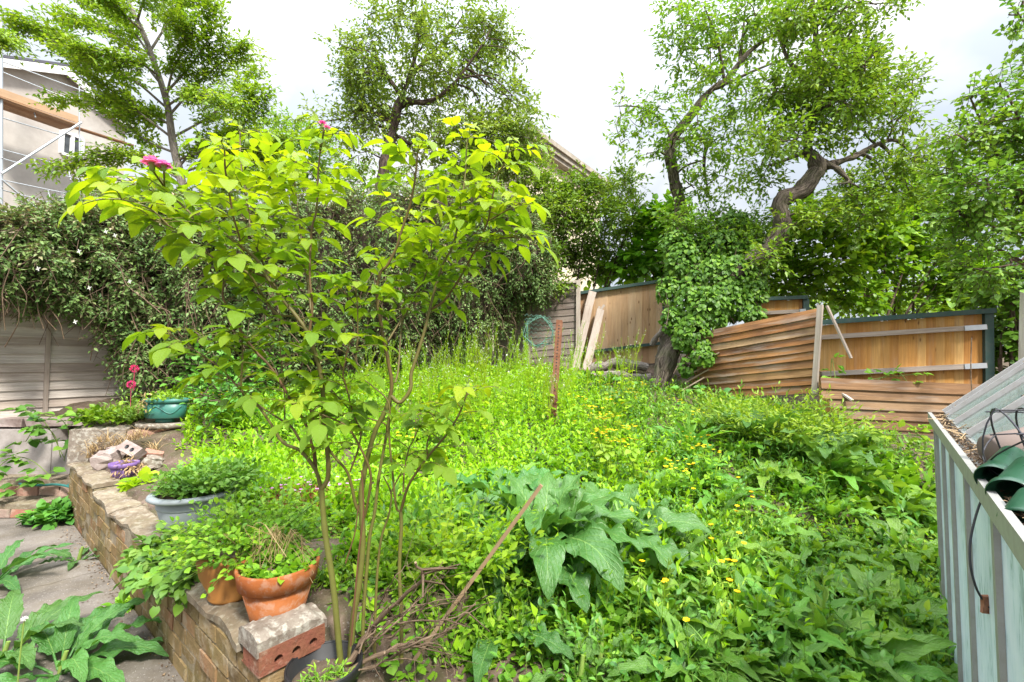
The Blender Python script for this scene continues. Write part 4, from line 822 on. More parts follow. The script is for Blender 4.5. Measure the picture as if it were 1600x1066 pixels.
# hose
hz = .222+.03; m = MB(); hc = P(80,757,4.92)
def hp(px, py, z=.255): r = ray(px,py); d = (z-EYE)/r[2]; return A(r[0]*d, r[1]*d, z)
hs = thing('garden_hose', 'teal garden hose loop with an orange and yellow connector on the steps', 'hose', tuple(hp(80,757)))
b0 = A(*hs.location)
c = cr([hp(*p) for p in ((120,760),(106,757),(88,756),(84,751),(92,745),(108,742),(125,740))],6); tube(m, c-b0, .0125, 8)
c2 = cr([hp(*p) for p in ((66,743),(48,746),(32,752),(30,757),(42,760),(64,760),(88,759),(106,762),(122,768))],6); c2[:,2] += .012; tube(m, c2-b0, .0125, 8); m.build('tube', M['hose'], hs)
a, b = hp(66,743,.268), hp(97,737,.268)
for (t0, t1, r, mt_, nm_) in ((0,.3,.021,'orangeplastic','connector'),(.3,.48,.017,'orangeplastic','collar'),(.48,.62,.016,'purple','ring'),(.62,1.,.02,'yellowplastic','nozzle')):
    m = MB(); tube(m, [a+(b-a)*t0-b0, a+(b-a)*(t0+t1)/2-b0, a+(b-a)*t1-b0], [r, r*.92, r], 10); m.build(nm_, M[mt_], hs)
# ================================================================== GREENHOUSE
gh = thing('greenhouse', 'aluminium greenhouse with whitewashed side panes and dusty roof glass', 'greenhouse', (2.66,2.9,-.2)); b0 = A(2.66,2.9,-.2)
gd = A(-.83,-1.,0)/1.2996; gd1 = nrm(A(-.83,-1,0)); gp = nrm(A(.77,-.64,0)); E0 = A(2.675,2.9,0); gl = 3.15; ez = 1.255; BZ = -.22; RS = .92; RW = 1.02
GP = lambda s, w=0., z=0.: E0+gd1*s+gp*w+UP*z-b0
bars = [0, .39, .96, 1.5, 2.13, 2.7, gl]
sbars = [0., .14, .55, .985, 1.525, 2.14, 2.75, gl]
def part(fn, name, mat, par=gh, smooth=False): m = MB(); fn(m); return m.build(name, M[mat], par, smooth)
for k, s in enumerate(sbars): part(lambda m: beam(m, GP(s,.0,BZ), GP(s,.0,ez-.03), .042 if k != 1 else .028, .014, gp), 'glazing_bar', 'alu')
part(lambda m: (bx(m, GP(-.02,-.03,ez-.035), gd1*(gl+.04), gp*.018, UP*.055), bx(m, GP(-.02,-.012,ez-.035), gd1*(gl+.04), gp*.055, UP*.012), bx(m, GP(-.02,.043,ez-.035), gd1*(gl+.04), gp*.012, UP*.05)), 'gutter', 'alu')
part(lambda m: bx(m, GP(-.02,-.02,BZ-.02), gd1*(gl+.04), gp*.06, UP*.06), 'sill', 'alu')
for a, b in zip(sbars[:-1], sbars[1:]):
    part(lambda m: hexa(m, [GP(a+.012,.008,BZ+.03),GP(b-.012,.008,BZ+.03),GP(b-.012,.012,BZ+.03),GP(a+.012,.012,BZ+.03),GP(a+.012,.008,ez-.03),GP(b-.012,.008,ez-.03),GP(b-.012,.012,ez-.03),GP(a+.012,.012,ez-.03)]), 'side_pane', 'whitewash')
rz = lambda w: ez+.03+(w-.06)*RS
rbars = [.0,.2,.64,1.14,1.68,2.2,2.7,gl]
def rbar(s, wide=.022): return lambda m: beam(m, GP(s,.045,rz(.045)+.012), GP(s,RW,rz(RW)+.012), wide, .028, A(0,0,1))
for k, s in enumerate(rbars): part(rbar(s, .024 if k else .04), 'roof_bar', 'alulight')
for a, b in zip(rbars[:-1], rbars[1:]):
    part(lambda m: hexa(m, [GP(a+.012,.055,rz(.055)),GP(b-.012,.055,rz(.055)),GP(b-.012,RW,rz(RW)),GP(a+.012,RW,rz(RW)),GP(a+.012,.055,rz(.055)+.004),GP(b-.012,.055,rz(.055)+.004),GP(b-.012,RW,rz(RW)+.004),GP(a+.012,RW,rz(RW)+.004)]), 'roof_pane', 'roofglass')
part(lambda m: beam(m, GP(-.03,RW,rz(RW)+.02), GP(gl+.03,RW,rz(RW)+.02), .08, .06), 'ridge', 'alulight')
for s in (0, gl):
    part(lambda m: (beam(m, GP(s,2*RW,BZ), GP(s,2*RW,ez), .05, .035, gp), beam(m, GP(s,RW*.66,BZ), GP(s,RW*.66,rz(RW*.66)-.02), .03, .03, gp), beam(m, GP(s,RW*1.34,BZ), GP(s,RW*1.34,rz(RW*.66)-.02), .03, .03, gp), beam(m, GP(s,2*RW,ez), GP(s,RW,rz(RW)), .04, .03)), 'gable_frame', 'alu')
    part(lambda m: m.add([GP(s,.04,BZ),GP(s,2*RW-.04,BZ),GP(s,2*RW-.04,ez),GP(s,RW,rz(RW)-.04),GP(s,.04,ez)], [[0,1,2,3,4]], [[0,0],[2,0],[2,1.4],[1,2],[0,1.4]]), 'gable_pane', 'whitewash')
part(lambda m: hexa(m, [GP(.01,2*RW,BZ),GP(gl-.01,2*RW,BZ),GP(gl-.01,2*RW+.004,BZ),GP(.01,2*RW+.004,BZ)]+[GP(.01,2*RW,ez),GP(gl-.01,2*RW,ez),GP(gl-.01,2*RW+.004,ez),GP(.01,2*RW+.004,ez)]), 'side_pane', 'whitewash')
part(lambda m: hexa(m, [GP(.01,RW,rz(RW)),GP(gl-.01,RW,rz(RW)),GP(gl-.01,2*RW,ez+.02),GP(.01,2*RW,ez+.02)]+[GP(.01,RW,rz(RW)+.004),GP(gl-.01,RW,rz(RW)+.004),GP(gl-.01,2*RW,ez+.024),GP(.01,2*RW,ez+.024)]), 'roof_pane', 'roofglass')
# litter in the gutter and against the roof bars
m = MB(); n = 1500; s = rng.random(n)*2.6; w_ = .0+rng.random(n)*.042; p = E0+gd1*s[:,None]+gp*w_[:,None]+UP*(ez-.022+rng.random(n)*.04)[:,None]
leaves(m, p, rdir(n)*A(1,1,.4), UP+rng.normal(0,.6,(n,3)), .007+.012*rng.random(n), T_FAR)
for s0 in rbars[1:6]:
    n = 260; w_ = .055+rng.random(n)**1.6*.6; p = E0+gd1*(s0-.03-.03*rng.random(n))[:,None]+gp*w_[:,None]+UP*(rz(w_)+.008+.012*rng.random(n))[:,None]; leaves(m, p, rdir(n), UP+rng.normal(0,.6,(n,3)), .006+.01*rng.random(n), T_FAR)
n = 30; s = rng.random(n)*1.6; p = E0+gd1*s[:,None]+gp*(.01+.03*rng.random(n))[:,None]+UP*(ez+.02); sticks(m, p, p+rdir(n)*A(.08,.08,.03), .003, .002, .9)
tag(m.build('leaf_litter', M['debris']), 'dry leaf litter caught in the greenhouse gutter and along the roof bars', 'leaf litter', kind='stuff')
# things lying on the greenhouse roof
def sheet_tube(m, c, ax, prof, k=28, mat=0, lens=1.):
    ax = nrm(ax); x = nrm(np.cross(ax, UP)); y = np.cross(x, ax); an = np.linspace(0,2*np.pi,k,endpoint=False); n = len(prof)
    V = np.array([c+ax*h+r*(np.cos(an)[:,None]*x+np.sin(an)[:,None]*y*lens) for r, h in prof])
    i, j = np.meshgrid(np.arange(n-1), np.arange(k), indexing='ij'); j2 = (j+1)%k; m.add(V, np.stack([i*k+j,i*k+j2,(i+1)*k+j2,(i+1)*k+j],-1).reshape(-1,4), mat=mat)
axd = nrm(A(.62,.25,.12))
for lb, px, py, d, r in (('dark green plastic pot lying on its side on the greenhouse eave, farther of two', 1556,752,1.24,.043),('dark green plastic pot lying on its side on the greenhouse eave, nearer of two', 1582,778,1.12,.047)):
    c = P(px,py,d); m = MB(); sheet_tube(m, A(0,0,0), nrm(A(.75,.45,.3)), [(r,0),(r*1.04,.004),(r*1.02,.02),(r*.9,.03),(r*.62,.17),(.001,.172),(.001,.166),(r*.58,.162),(r*.8,.05),(r*.72,.035),(r*.74,.02),(r*.97,.008),(r,0)]); 
    tag(m.build('plastic_pot', M['greenplastic']), lb, 'flower pot').location = tuple(c)
c = P(1616,826,1.); m = MB(); sheet_tube(m, A(0,0,0), nrm(A(.6,.3,.6)), [(.055,0),(.058,.004),(.054,.01),(.04,.08),(.001,.082),(.037,.075),(.051,.008),(.055,0)]); tag(m.build('plastic_bowl', M['greenplastic']), 'thin green plastic bowl under the two green pots', 'bowl').location = tuple(c)
c = P(1546,708,1.5); m = MB(); sheet_tube(m, A(0,0,0), nrm(A(.7,-.15,.16)), [(.001,0),(.05,0),(.056,.006),(.064,.16),(.058,.16),(.05,.03),(.001,.03)]); tag(m.build('brown_pot', M['plum']), 'dusty brown pot lying on the greenhouse roof behind the wire basket', 'flower pot').location = tuple(c)
m = MB(); c = P(1596,722,1.27); an = np.linspace(0,2*np.pi,28)
bxx, byy, bzz = nrm(A(.7,-.5,.25)), nrm(A(.35,.7,.3)), None; bzz = nrm(np.cross(bxx, byy))
for r, h in ((.15,0),(.14,.05),(.12,.1),(.07,.13)): tube(m, bxx*h+r*(np.cos(an)[:,None]*byy+np.sin(an)[:,None]*bzz), .0026, 6)
for k in range(9):
    a = k/9*6.283; tube(m, np.array([bxx*h+r*(math.cos(a)*byy+math.sin(a)*bzz) for r, h in ((.155,-.01),(.14,.05),(.12,.1),(.07,.13),(.0,.135))]), .0022, 5)
for k in range(3): a = k*1.1; tube(m, np.array([.15*(math.cos(a)*byy+math.sin(a)*bzz)*t+bxx*(-.07*(1-t*t)) for t in np.linspace(-1,1,9)]), .0022, 5)
tag(m.build('wire_basket', M['blackmetal']), 'black wire hanging basket lying on the greenhouse roof', 'basket').location = tuple(c)
hk = thing('hanging_wire', 'looped black wire with a rusty clip hanging from the greenhouse eave', 'wire', tuple(P(1541,942,1.45))); b1 = A(*hk.location)
m = MB(); tube(m, cr([P(*p, d) for p, d in (((1546,762),1.52),((1530,790),1.5),((1517,840),1.48),((1516,880),1.46),((1524,915),1.45),((1536,938),1.45),((1548,950),1.44),((1562,940),1.4),((1578,912),1.3),((1592,870),1.2),((1606,815),1.1))],6)-b1, .0032, 6); m.build('wire', M['blackmetal'], hk)
m = MB(); beam(m, A(0,0,-.02), A(.0,0,.022), .026, .012, A(0,-1,0)); beam(m, A(.016,0,-.024), A(.016,.0,.018), .006, .02, A(0,-1,0)); beam(m, A(-.016,0,-.02), A(.02,0,-.024), .02, .008, A(0,-1,0)); m.build('clip', M['rust'], hk, smooth=False)
# ================================================================== TREES
def skeleton(mt, limbs, depth, k=9, bump=.18):
    out = []
    for px, dz, r0, r1 in limbs:
        n = len(px); dz = dz if isinstance(dz, (list, tuple)) else [dz]*n
        c = cr([P(*p, depth+d) for p, d in zip(px, dz)], 5); lum_ = np.convolve(rng.normal(0,.22,len(c)+2), A(1,1,1)/3, 'valid'); tube(mt, c, np.linspace(r0, r1, len(c))*(1+(lum_ if r0 > .05 else 0)), k, bump=bump); out.append(np.c_[c, np.linspace(r0, r1, len(c))])
    return np.vstack(out)
def grow(mt, sk, target, r1=.008, k=5):
    """a bough from the nearest limb to a clump, slightly arched"""
    d = np.linalg.norm(sk[:,:3]-target, axis=1)+.25*np.maximum(0, sk[:,2]-target[2]); i = int(np.argmin(d)); a = sk[i,:3]; L = np.linalg.norm(target-a)
    if L < .05: return
    q = np.array([a, a*.65+target*.35+UP*.1*L+rng.normal(0,.06*L,3), a*.3+target*.7+UP*.08*L+rng.normal(0,.07*L,3), target]); c = cr(q, 4)
    tube(mt, c, np.linspace(min(sk[i,3]*.6, .012+.02*L), r1, len(c)), k, cap=False)
def join(a, b):
    a.v += b.v; a.uv += b.uv; a.a += b.a; a.f += [x+a.n for x in b.f]; a.fs += b.fs; a.m += b.m; a.n += b.n
def tree(name, label, cat, base, depth, limbs, clumps, leaf, bark, size, dens, k=6, length=.3, T=T_FAR, spread=.9, droop=.25, group=None, limbk=9, att0=.5, rt=.004):
    o = thing(name, label, cat, tuple(base), group); b0 = np.asarray(base); ml, mt = MB(), MB(); mtw = MB()
    sk = skeleton(mt, limbs, depth, limbk) if limbs else np.array([[*base, .05]])
    for c in clumps:
        px, py, rx, ry = c[:4]; dd = c[4] if len(c) > 4 else rng.normal(0, .35)
        d = depth+dd; ctr = P(px,py,d); r = A(rx*d/FPX, spread*(rx+ry)/2*d/FPX, ry*d/FPX)
        if limbs: grow(mt, sk, ctr)
        n = max(4, int(dens*rx*ry*(c[5] if len(c) > 5 else 1)))
        for q in range(min(5, 1+n//60)):
            e = ctr+rdir(1)[0]*r*.7; tube(mtw, cr([ctr-UP*r[2]*.2, (ctr+e)/2+rng.normal(0,.05,3), e], 3), np.linspace(.012,.004,7), 4, cap=False)
        clump(ml, mtw, ctr, r, n, length, k, size, T, att0+rng.normal(0,.12), droop, rt=rt)
    mtw.m = [x*0+1 for x in mtw.m]; join(mt, mtw); loc_mb(mt, b0).build('trunk', [M[bark], M['twig']], o); loc_mb(ml, b0).build('crown', M[leaf], o); return o
def fill(cx, cy, rx, ry, n, cr_, yj=1.):
    out = []
    while len(out) < n:
        a, b = rng.uniform(-1,1,2)
        if a*a+b*b < 1: s = cr_*(.7+.6*rng.random()); out.append((cx+a*rx, cy+b*ry, s, s*.8))
    return out
# left tree with layered airy branches
def layered():
    dep = 10.; base = P(306,420,dep); base[2] = H(base[0],base[1])
    o = thing('airy_tree', 'airy tree with layered light green branches in front of the scaffolded house', 'tree', tuple(base)); mt, ml, mtw = MB(), MB(), MB()
    trunk = cr([A(*base)]+[P(*p,dep) for p in ((290,330),(270,222),(260,158),(230,67),(203,7),(190,-30))], 6); tube(mt, trunk, np.linspace(.11,.025,len(trunk)), 8)
    B = [((262,170),(200,120),(120,90),(70,52),(30,36)),((250,130),(200,70),(150,40),(100,28)),((268,215),(210,170),(150,120),(95,55)),((240,95),(200,40),(150,8),(120,-10)),((280,280),(230,250),(170,240),(92,262)),((275,240),(220,215),(170,165),(88,156)),
         ((255,150),(300,100),(330,50),(322,2)),((265,180),(310,130),(350,95),(378,78)),((270,215),(330,180),(370,140),(398,110)),((278,250),(340,225),(390,185),(402,150)),((235,80),(260,40),(280,10),(300,-10)),
         ((285,290),(340,265),(400,235),(440,215)),((282,270),(330,255),(380,240),(425,240)),((225,50),(190,20),(160,-5),(140,-20)),((288,310),(330,300),(390,285),(450,270)),((250,120),(220,100),(170,90),(128,75)),((262,165),(290,150),(330,150),(370,165)),
         ((270,200),(240,180),(200,175),(165,150)),((285,295),(260,300),(215,310),(170,300)),((260,150),(270,110),(290,70),(285,40)),((215,30),(225,0),(240,-20),(250,-30)),((280,260),(300,240),(340,215),(370,205)),((18,70),(8,60),(0,58),(-10,56))]
    for px in B:
        dd = rng.normal(0,1.1); n = len(px); c = cr([P(*p, dep+dd*(k/(n-1))) for k, p in enumerate(px)], 6); tube(mt, c, np.linspace(.03,.006,len(c)), 5, cap=False)
        for rep in range(2):
            i = np.repeat(np.arange(4, len(c)), 6); p = c[i]+rng.normal(0,.13,(len(i),3))*A(1,1,.5); t = nrm(np.gradient(c,axis=0))[i]
            sprays(ml, mtw, p, t*.8+rdir(len(i))*.75*A(1,1,.45), .2+.3*rng.random(len(i)), 7, .1, T_FAR, .2, att=np.clip(.5+rng.normal(0,.25,len(i)),0,1), rt=.004)
    mtw.m = [x*0+1 for x in mtw.m]; join(mt, mtw); loc_mb(mt, base).build('trunk', [M['palebark'], M['twig']], o); loc_mb(ml, base).build('crown', M['maple'], o)
layered()
# pear tree in the middle
base = P(590,330,11.); base[2] = H(base[0],base[1])
cl = fill(680,112,132,112,42,30)+[(770,205,38,30),(800,150,25,30),(560,90,25,25),(800,70,22,18),(815,95,14,10),(640,20,40,25),(720,10,40,20),(770,40,30,25),(600,50,30,30),(570,140,35,30),(545,195,35,30),(500,190,35,25),(690,225,50,25),(740,260,40,25),(580,20,25,20),(530,70,16,12),(822,180,14,16),(560,240,40,25),(660,265,45,20),(790,250,25,20),(815,215,28,30),(830,180,16,20),(800,280,35,20),(540,130,14,12),(850,240,14,14),(760,215,40,26,-.3,1.7),(800,205,34,28,-.2,1.8),(725,245,42,24,-.3,1.5),(780,255,40,24,-.3,1.7),(822,235,24,24,-.2,1.8)]
tree('pear_tree', 'rounded pear tree with a dark crooked trunk behind the climber hedge', 'tree', base, 11., [([(592,340),(598,280),(603,243),(613,209),(621,169),(628,152),(640,120),(650,80),(655,30)],0,.17,.03),([(621,169),(634,160),(648,160),(665,160),(684,152),(710,130),(740,90),(760,60)],[0,0,-.1,-.2,-.4,-.5,-.6,-.6],.1,.02),([(603,245),(620,214),(640,225),(655,222),(690,225)],[0,.1,.1,.2,.2],.06,.02),([(628,152),(600,110),(580,70)],[0,.2,.4],.07,.02),([(640,120),(690,70),(720,30)],[0,.4,.6],.06,.02)], cl, 'pear', 'barkdark', .115, .058, 6, .36, droop=.45)
# slim bent tree
base = P(1090,470,9.); base[2] = H(base[0],base[1])
cl = [(1070,40,45,35),(1120,30,50,35),(1180,20,50,30),(1060,90,30,30),(1110,95,30,25),(1150,70,40,35),(1215,35,35,40),(985,165,22,8),(972,150,8,12),(1000,195,38,22),(970,222,22,10),(1030,165,30,20),(1090,190,35,28),(1060,215,35,25),(1100,250,35,30),(1130,215,30,28),(1085,290,30,22),(1150,150,30,30),(1165,190,28,30),(1120,130,30,22),(1040,240,20,14),(1140,280,30,25),(1085,130,25,20),(1050,10,25,20),(1010,240,18,12)]
tree('slim_tree', 'slim bent tree with an open crown left of the thick twisted tree', 'tree', base, 9., [([(1090,480),(1072,400),(1063,320),(1054,285),(1047,240),(1050,218),(1080,180),(1110,142),(1132,128),(1155,100),(1170,82),(1200,60),(1230,50)],0,.14,.03),([(1047,240),(1060,222),(1085,215),(1102,225),(1100,260),(1108,310)],[0,.1,.2,.2,.3,.3],.06,.02),([(1050,218),(1030,185),(1000,168),(960,166)],[0,.1,.1,.1],.03,.008),([(1155,100),(1160,60),(1165,10)],[0,.2,.4],.04,.015),([(1132,128),(1120,60),(1100,10)],[0,-.2,-.3],.035,.012),([(1110,142),(1180,110),(1230,90)],[0,-.3,-.4],.035,.012)], cl, 'apple', 'bark', .105, .05, 6, .27, spread=.8)
# thick twisted tree whose trunk leans up out of the ivy
base = P(1030,608,7.35); base[2] = H(base[0],base[1])-.1
cl = fill(1290,90,96,84,22,26)+[(1230,30,40,30),(1300,15,50,22),(1370,8,35,14),(1400,5,25,10),(1270,170,50,35),(1220,215,45,30),(1190,250,35,30),(1330,150,45,35),(1390,140,40,32),(1425,120,20,25),(1432,170,16,14),(1400,185,40,25),(1340,200,45,22),(1280,215,45,18),(1385,275,45,30),(1330,300,50,28),(1420,300,40,32),(1195,285,25,20),(1210,140,35,30),(1200,190,30,30),(1355,70,20,35),(1350,330,45,30),(1245,345,26,18,-.45),(1285,330,22,16,-.4),(1200,400,26,18,-.5),(1400,250,22,16),(1430,245,18,14),(1330,285,18,12)]
tree('twisted_tree', 'thick twisted tree with a big right hand crown above the broken fence', 'tree', base, 7.35, [([(1018,640),(1030,600),(1050,545),(1085,500),(1130,445),(1165,415),(1195,392),(1216,372),(1222,345),(1218,322),(1228,308),(1250,300),(1270,275),(1288,255)],[0,0,0,0,0,0,0,0,0,0,0,0,0,0],.15,.125),([(1280,270),(1272,248),(1262,235),(1265,200),(1280,140),(1275,60),(1270,0)],[0,0,.1,.1,.2,.3,.4],.13,.03),([(1288,258),(1305,262),(1320,275),(1326,285),(1300,288)],[0,-.2,-.3,-.35,-.4],.06,.006),([(1285,262),(1320,250),(1345,240),(1375,224),(1400,220),(1425,240)],[0,.1,.1,.2,.3,.3],.07,.012),([(1375,224),(1390,240),(1395,262)],[.2,.1,.1],.035,.006),([(1345,240),(1365,250),(1372,258)],[.1,0,0],.035,.006),([(1262,235),(1240,245),(1200,260)],[.1,0,0],.05,.015),([(1270,190),(1320,130),(1370,80)],[.1,-.2,-.4],.06,.015),([(1275,150),(1230,90),(1210,30)],[.2,.4,.5],.05,.015)], cl, 'apple', 'bark', .092, .062, 6, .25, limbk=14, spread=.85)
# near tree at the right edge
base = P(1660,640,5.2); base[2] = H(base[0],base[1])
cl = [(1520,150,30,12),(1565,140,35,18),(1590,180,35,25),(1510,215,40,25),(1560,225,45,30),(1600,240,40,40),(1500,265,45,25),(1545,290,50,30),(1600,310,45,40),(1500,330,45,28),(1555,350,50,32),(1605,390,40,40),(1505,390,35,28),(1545,420,45,30),(1590,20,12,18),(1610,60,14,30),(1650,200,60,60),(1650,320,60,60),(1480,300,20,14),(1660,90,40,60),(1595,10,10,8)]
tree('edge_tree', 'broad leaved tree reaching in from the right edge over the greenhouse', 'tree', base, 5.2, [([(1665,640),(1650,520),(1645,420),(1650,300),(1660,180),(1670,60)],0,.1,.04),([(1648,420),(1600,330),(1550,230),(1515,150)],[0,.1,.1,0],.035,.008),([(1645,440),(1580,400),(1500,360)],[0,.2,.4],.03,.008),([(1650,300),(1600,200),(1570,140)],[0,-.2,-.3],.03,.008),([(1650,480),(1600,420),(1530,420)],[0,.3,.5],.03,.008),([(1655,150),(1630,80),(1590,20)],[0,-.1,-.1],.02,.006)], cl, 'bush', 'twig', .062, .055, 6, .2, T=T_WIDE, spread=1.)
# ---- shrubs beyond the fences
def shrub(name, label, depth, cl, leaf, size, dens, base=None, T=T_WIDE, k=5, length=.3, cat='shrub', stems=5, **kw):
    xs = np.array([c[0] for c in cl]); ys = np.array([c[1] for c in cl]); bx_, by_ = xs.mean(), ys.max()
    b = P(bx_, by_, depth) if base is None else base; b[2] = min(b[2], H(b[0],b[1])+.02) if base is None else b[2]
    limbs = []
    for s in range(stems):
        i = rng.integers(len(cl)); c = cl[i]; r = ray(bx_, by_); pb = 565-(b[2]-EYE)/depth*FPX
        x0 = bx_+rng.normal(0, 12); limbs.append(([(x0, min(pb, 760)), ((x0+c[0])/2+rng.normal(0,6), (min(pb,760)+c[1])/2), (c[0], c[1])], 0, .03, .01))
    return tree(name, label, cat, b, depth, limbs, cl, leaf, 'twig', size, dens, k, length, T, **kw)
shrub('green_bush', 'mid green bush over the dark fence panel in front of the cream building', 10.4, [(875,330,40,30),(920,310,40,28),(965,300,28,25),(985,285,16,16),(900,370,45,30),(950,345,40,28),(850,300,30,20),(990,330,22,22),(870,400,40,25),(920,410,40,25),(970,385,30,25),(830,270,25,20),(1000,360,18,18),(850,350,30,25),(978,270,10,12),(820,350,25,30,-1.),(845,400,28,30,-1.),(815,430,25,25,-1.1),(860,300,30,26),(900,295,32,24),(860,440,18,18,-1.2)], 'bush', .11, .15, T=T_FAR, k=6)
shrub('vine_shrub', 'bright large leaved vine behind the tan fence panel', 10.4, [(1020,350,28,25),(1050,335,24,20),(1010,390,28,25),(1045,395,28,25),(980,420,30,18),(1020,425,28,18),(940,425,30,14),(1060,370,20,30),(1050,420,25,20)], 'vine', .16, .085, T=T_HEART, spread=.45)
shrub('leafy_shrub', 'dense small leaved shrub between the slim tree and the twisted tree', 8.3, [(1090,365,40,22),(1130,365,40,22),(1165,370,30,22),(1080,400,35,30),(1120,400,40,30),(1160,395,35,28),(1060,340,22,14),(1110,340,25,14),(1185,350,20,18),(1070,440,30,30)], 'bush', .09, .17, T=T_FAR, k=6)
shrub('hazel_shrub', 'round leaved hazel thicket behind the long orange fence', 8.9, [(1240,340,26,20),(1280,350,40,30),(1330,360,45,32),(1385,350,45,32),(1435,350,40,32),(1240,400,40,30),(1300,410,45,30),(1360,410,45,28),(1410,400,35,28),(1450,300,32,28),(1490,360,40,32),(1230,440,40,25),(1290,455,45,22),(1350,460,40,20),(1400,455,30,18),(1255,320,22,16),(1480,420,40,35),(1520,440,40,40),(1190,430,25,25),(1200,385,20,20),(1560,470,40,45),(1470,470,30,25)], 'vine', .11, .085, T=T_HEART, spread=.6)
shrub('small_leaved_tree', 'light green young tree behind the hazel thicket', 9.5, [(1340,300,35,25),(1400,310,40,28),(1460,270,35,28),(1430,235,28,20),(1490,230,32,26),(1370,390,35,25),(1440,400,30,20),(1480,320,30,28),(1400,255,25,15),(1320,340,30,22)], 'bush', .09, .09, T=T_FAR, k=6)
shrub('dark_shrub', 'dark shaded shrub between the orange fence post and the grey boards', 5.9, [(1565,520,26,35),(1560,560,22,30),(1590,500,26,35),(1580,450,35,30)], 'ivy', .085, .09, T=T_HEART)
shrub('far_tree', 'distant pale green tree between the airy tree and the pear tree', 15., [(440,200,40,25),(480,215,35,22),(420,240,45,28),(470,255,45,25),(520,265,40,25),(500,225,25,20),(390,250,40,25),(440,285,50,22),(560,285,45,25),(620,290,45,22),(360,280,40,22),(330,300,40,20),(690,290,45,22),(760,285,40,22)], 'pear', .15, .09, T=T_FAR, k=6, cat='tree')
shrub('far_tree', 'distant leafy tree showing through the gap under the right edge tree', 13., [(1420,470,50,25),(1470,465,45,25),(1380,470,45,25),(1330,470,45,25),(1530,470,50,30),(1440,440,20,12),(1500,455,40,20),(1280,470,40,25),(1230,470,40,25)], 'maple', .14, .08, T=T_FAR, k=6, cat='tree')
shrub('yew_shrub', 'very dark green shrub at the foot of the climber right of the teal planter', 5.9, [(330,575,30,22),(370,600,30,22),(320,615,28,20),(355,625,26,18),(395,580,24,20)], 'cool', .075, .1, T=T_WIDE)
# ivy over the leaning trunk
ml, mt = MB(), MB(); o = thing('ivy', 'glossy ivy smothering the leaning trunk and spilling over the broken fence', 'ivy', tuple(P(1060,600,7.1))); b0 = A(*o.location)
for (px,py,rx,ry,d) in ((1068,530,16,22,7.1),(1085,520,30,32,7.05),(1110,480,36,36,7.1),(1080,470,24,30,7.3),(1140,470,34,32,7.1),(1150,430,32,32,7.3),(1120,430,32,32,7.4),(1175,455,26,26,7.2),(1095,440,30,28,7.5),(1070,410,30,34,7.7),(1130,385,34,30,7.7),(1074,572,13,16,7.),(1050,500,18,22,7.3),(1175,490,20,14,6.9),(1045,455,20,25,7.6),(1175,492,14,7,6.8),(1165,400,28,28,7.6),(1175,430,24,22,7.5),(1150,350,26,24,7.9),(1060,385,26,28,7.9),(1188,390,20,16,7.4),(1100,555,16,16,6.8)):
    n = int(rx*ry*.55); c = P(px,py,d); s = d/FPX; p, u = ellip(n, c, A(rx*s,(rx+ry)*.35*s,ry*s), .55)
    leaves(ml, p, u*A(1,1,.3)*.6-UP*.7+rng.normal(0,.35,(n,3)), u*.9+A(0,-.5,.5)+rng.normal(0,.3,(n,3)), .05+.035*rng.random(n), T_HEART, np.clip(.5+rng.normal(0,.25,n),0,1))
    i = rng.integers(0,n,n//12); sticks(mt, p[i], p[i]+rdir(len(i))*.15, .004, .003)
for k in range(14): a = P(1040+rng.random()*90, 560-rng.random()*120, 7.15); tube(mt, cr([a, a+A(.05,-.05,-.25)+rng.normal(0,.05,3), a+A(0,-.1,-.55)+rng.normal(0,.08,3)],4), .006, 4, cap=False)
mt.m = [x*0+1 for x in mt.m]; join(ml, mt); loc_mb(ml,b0).build('foliage', [M['ivy'], M['twig']], o)
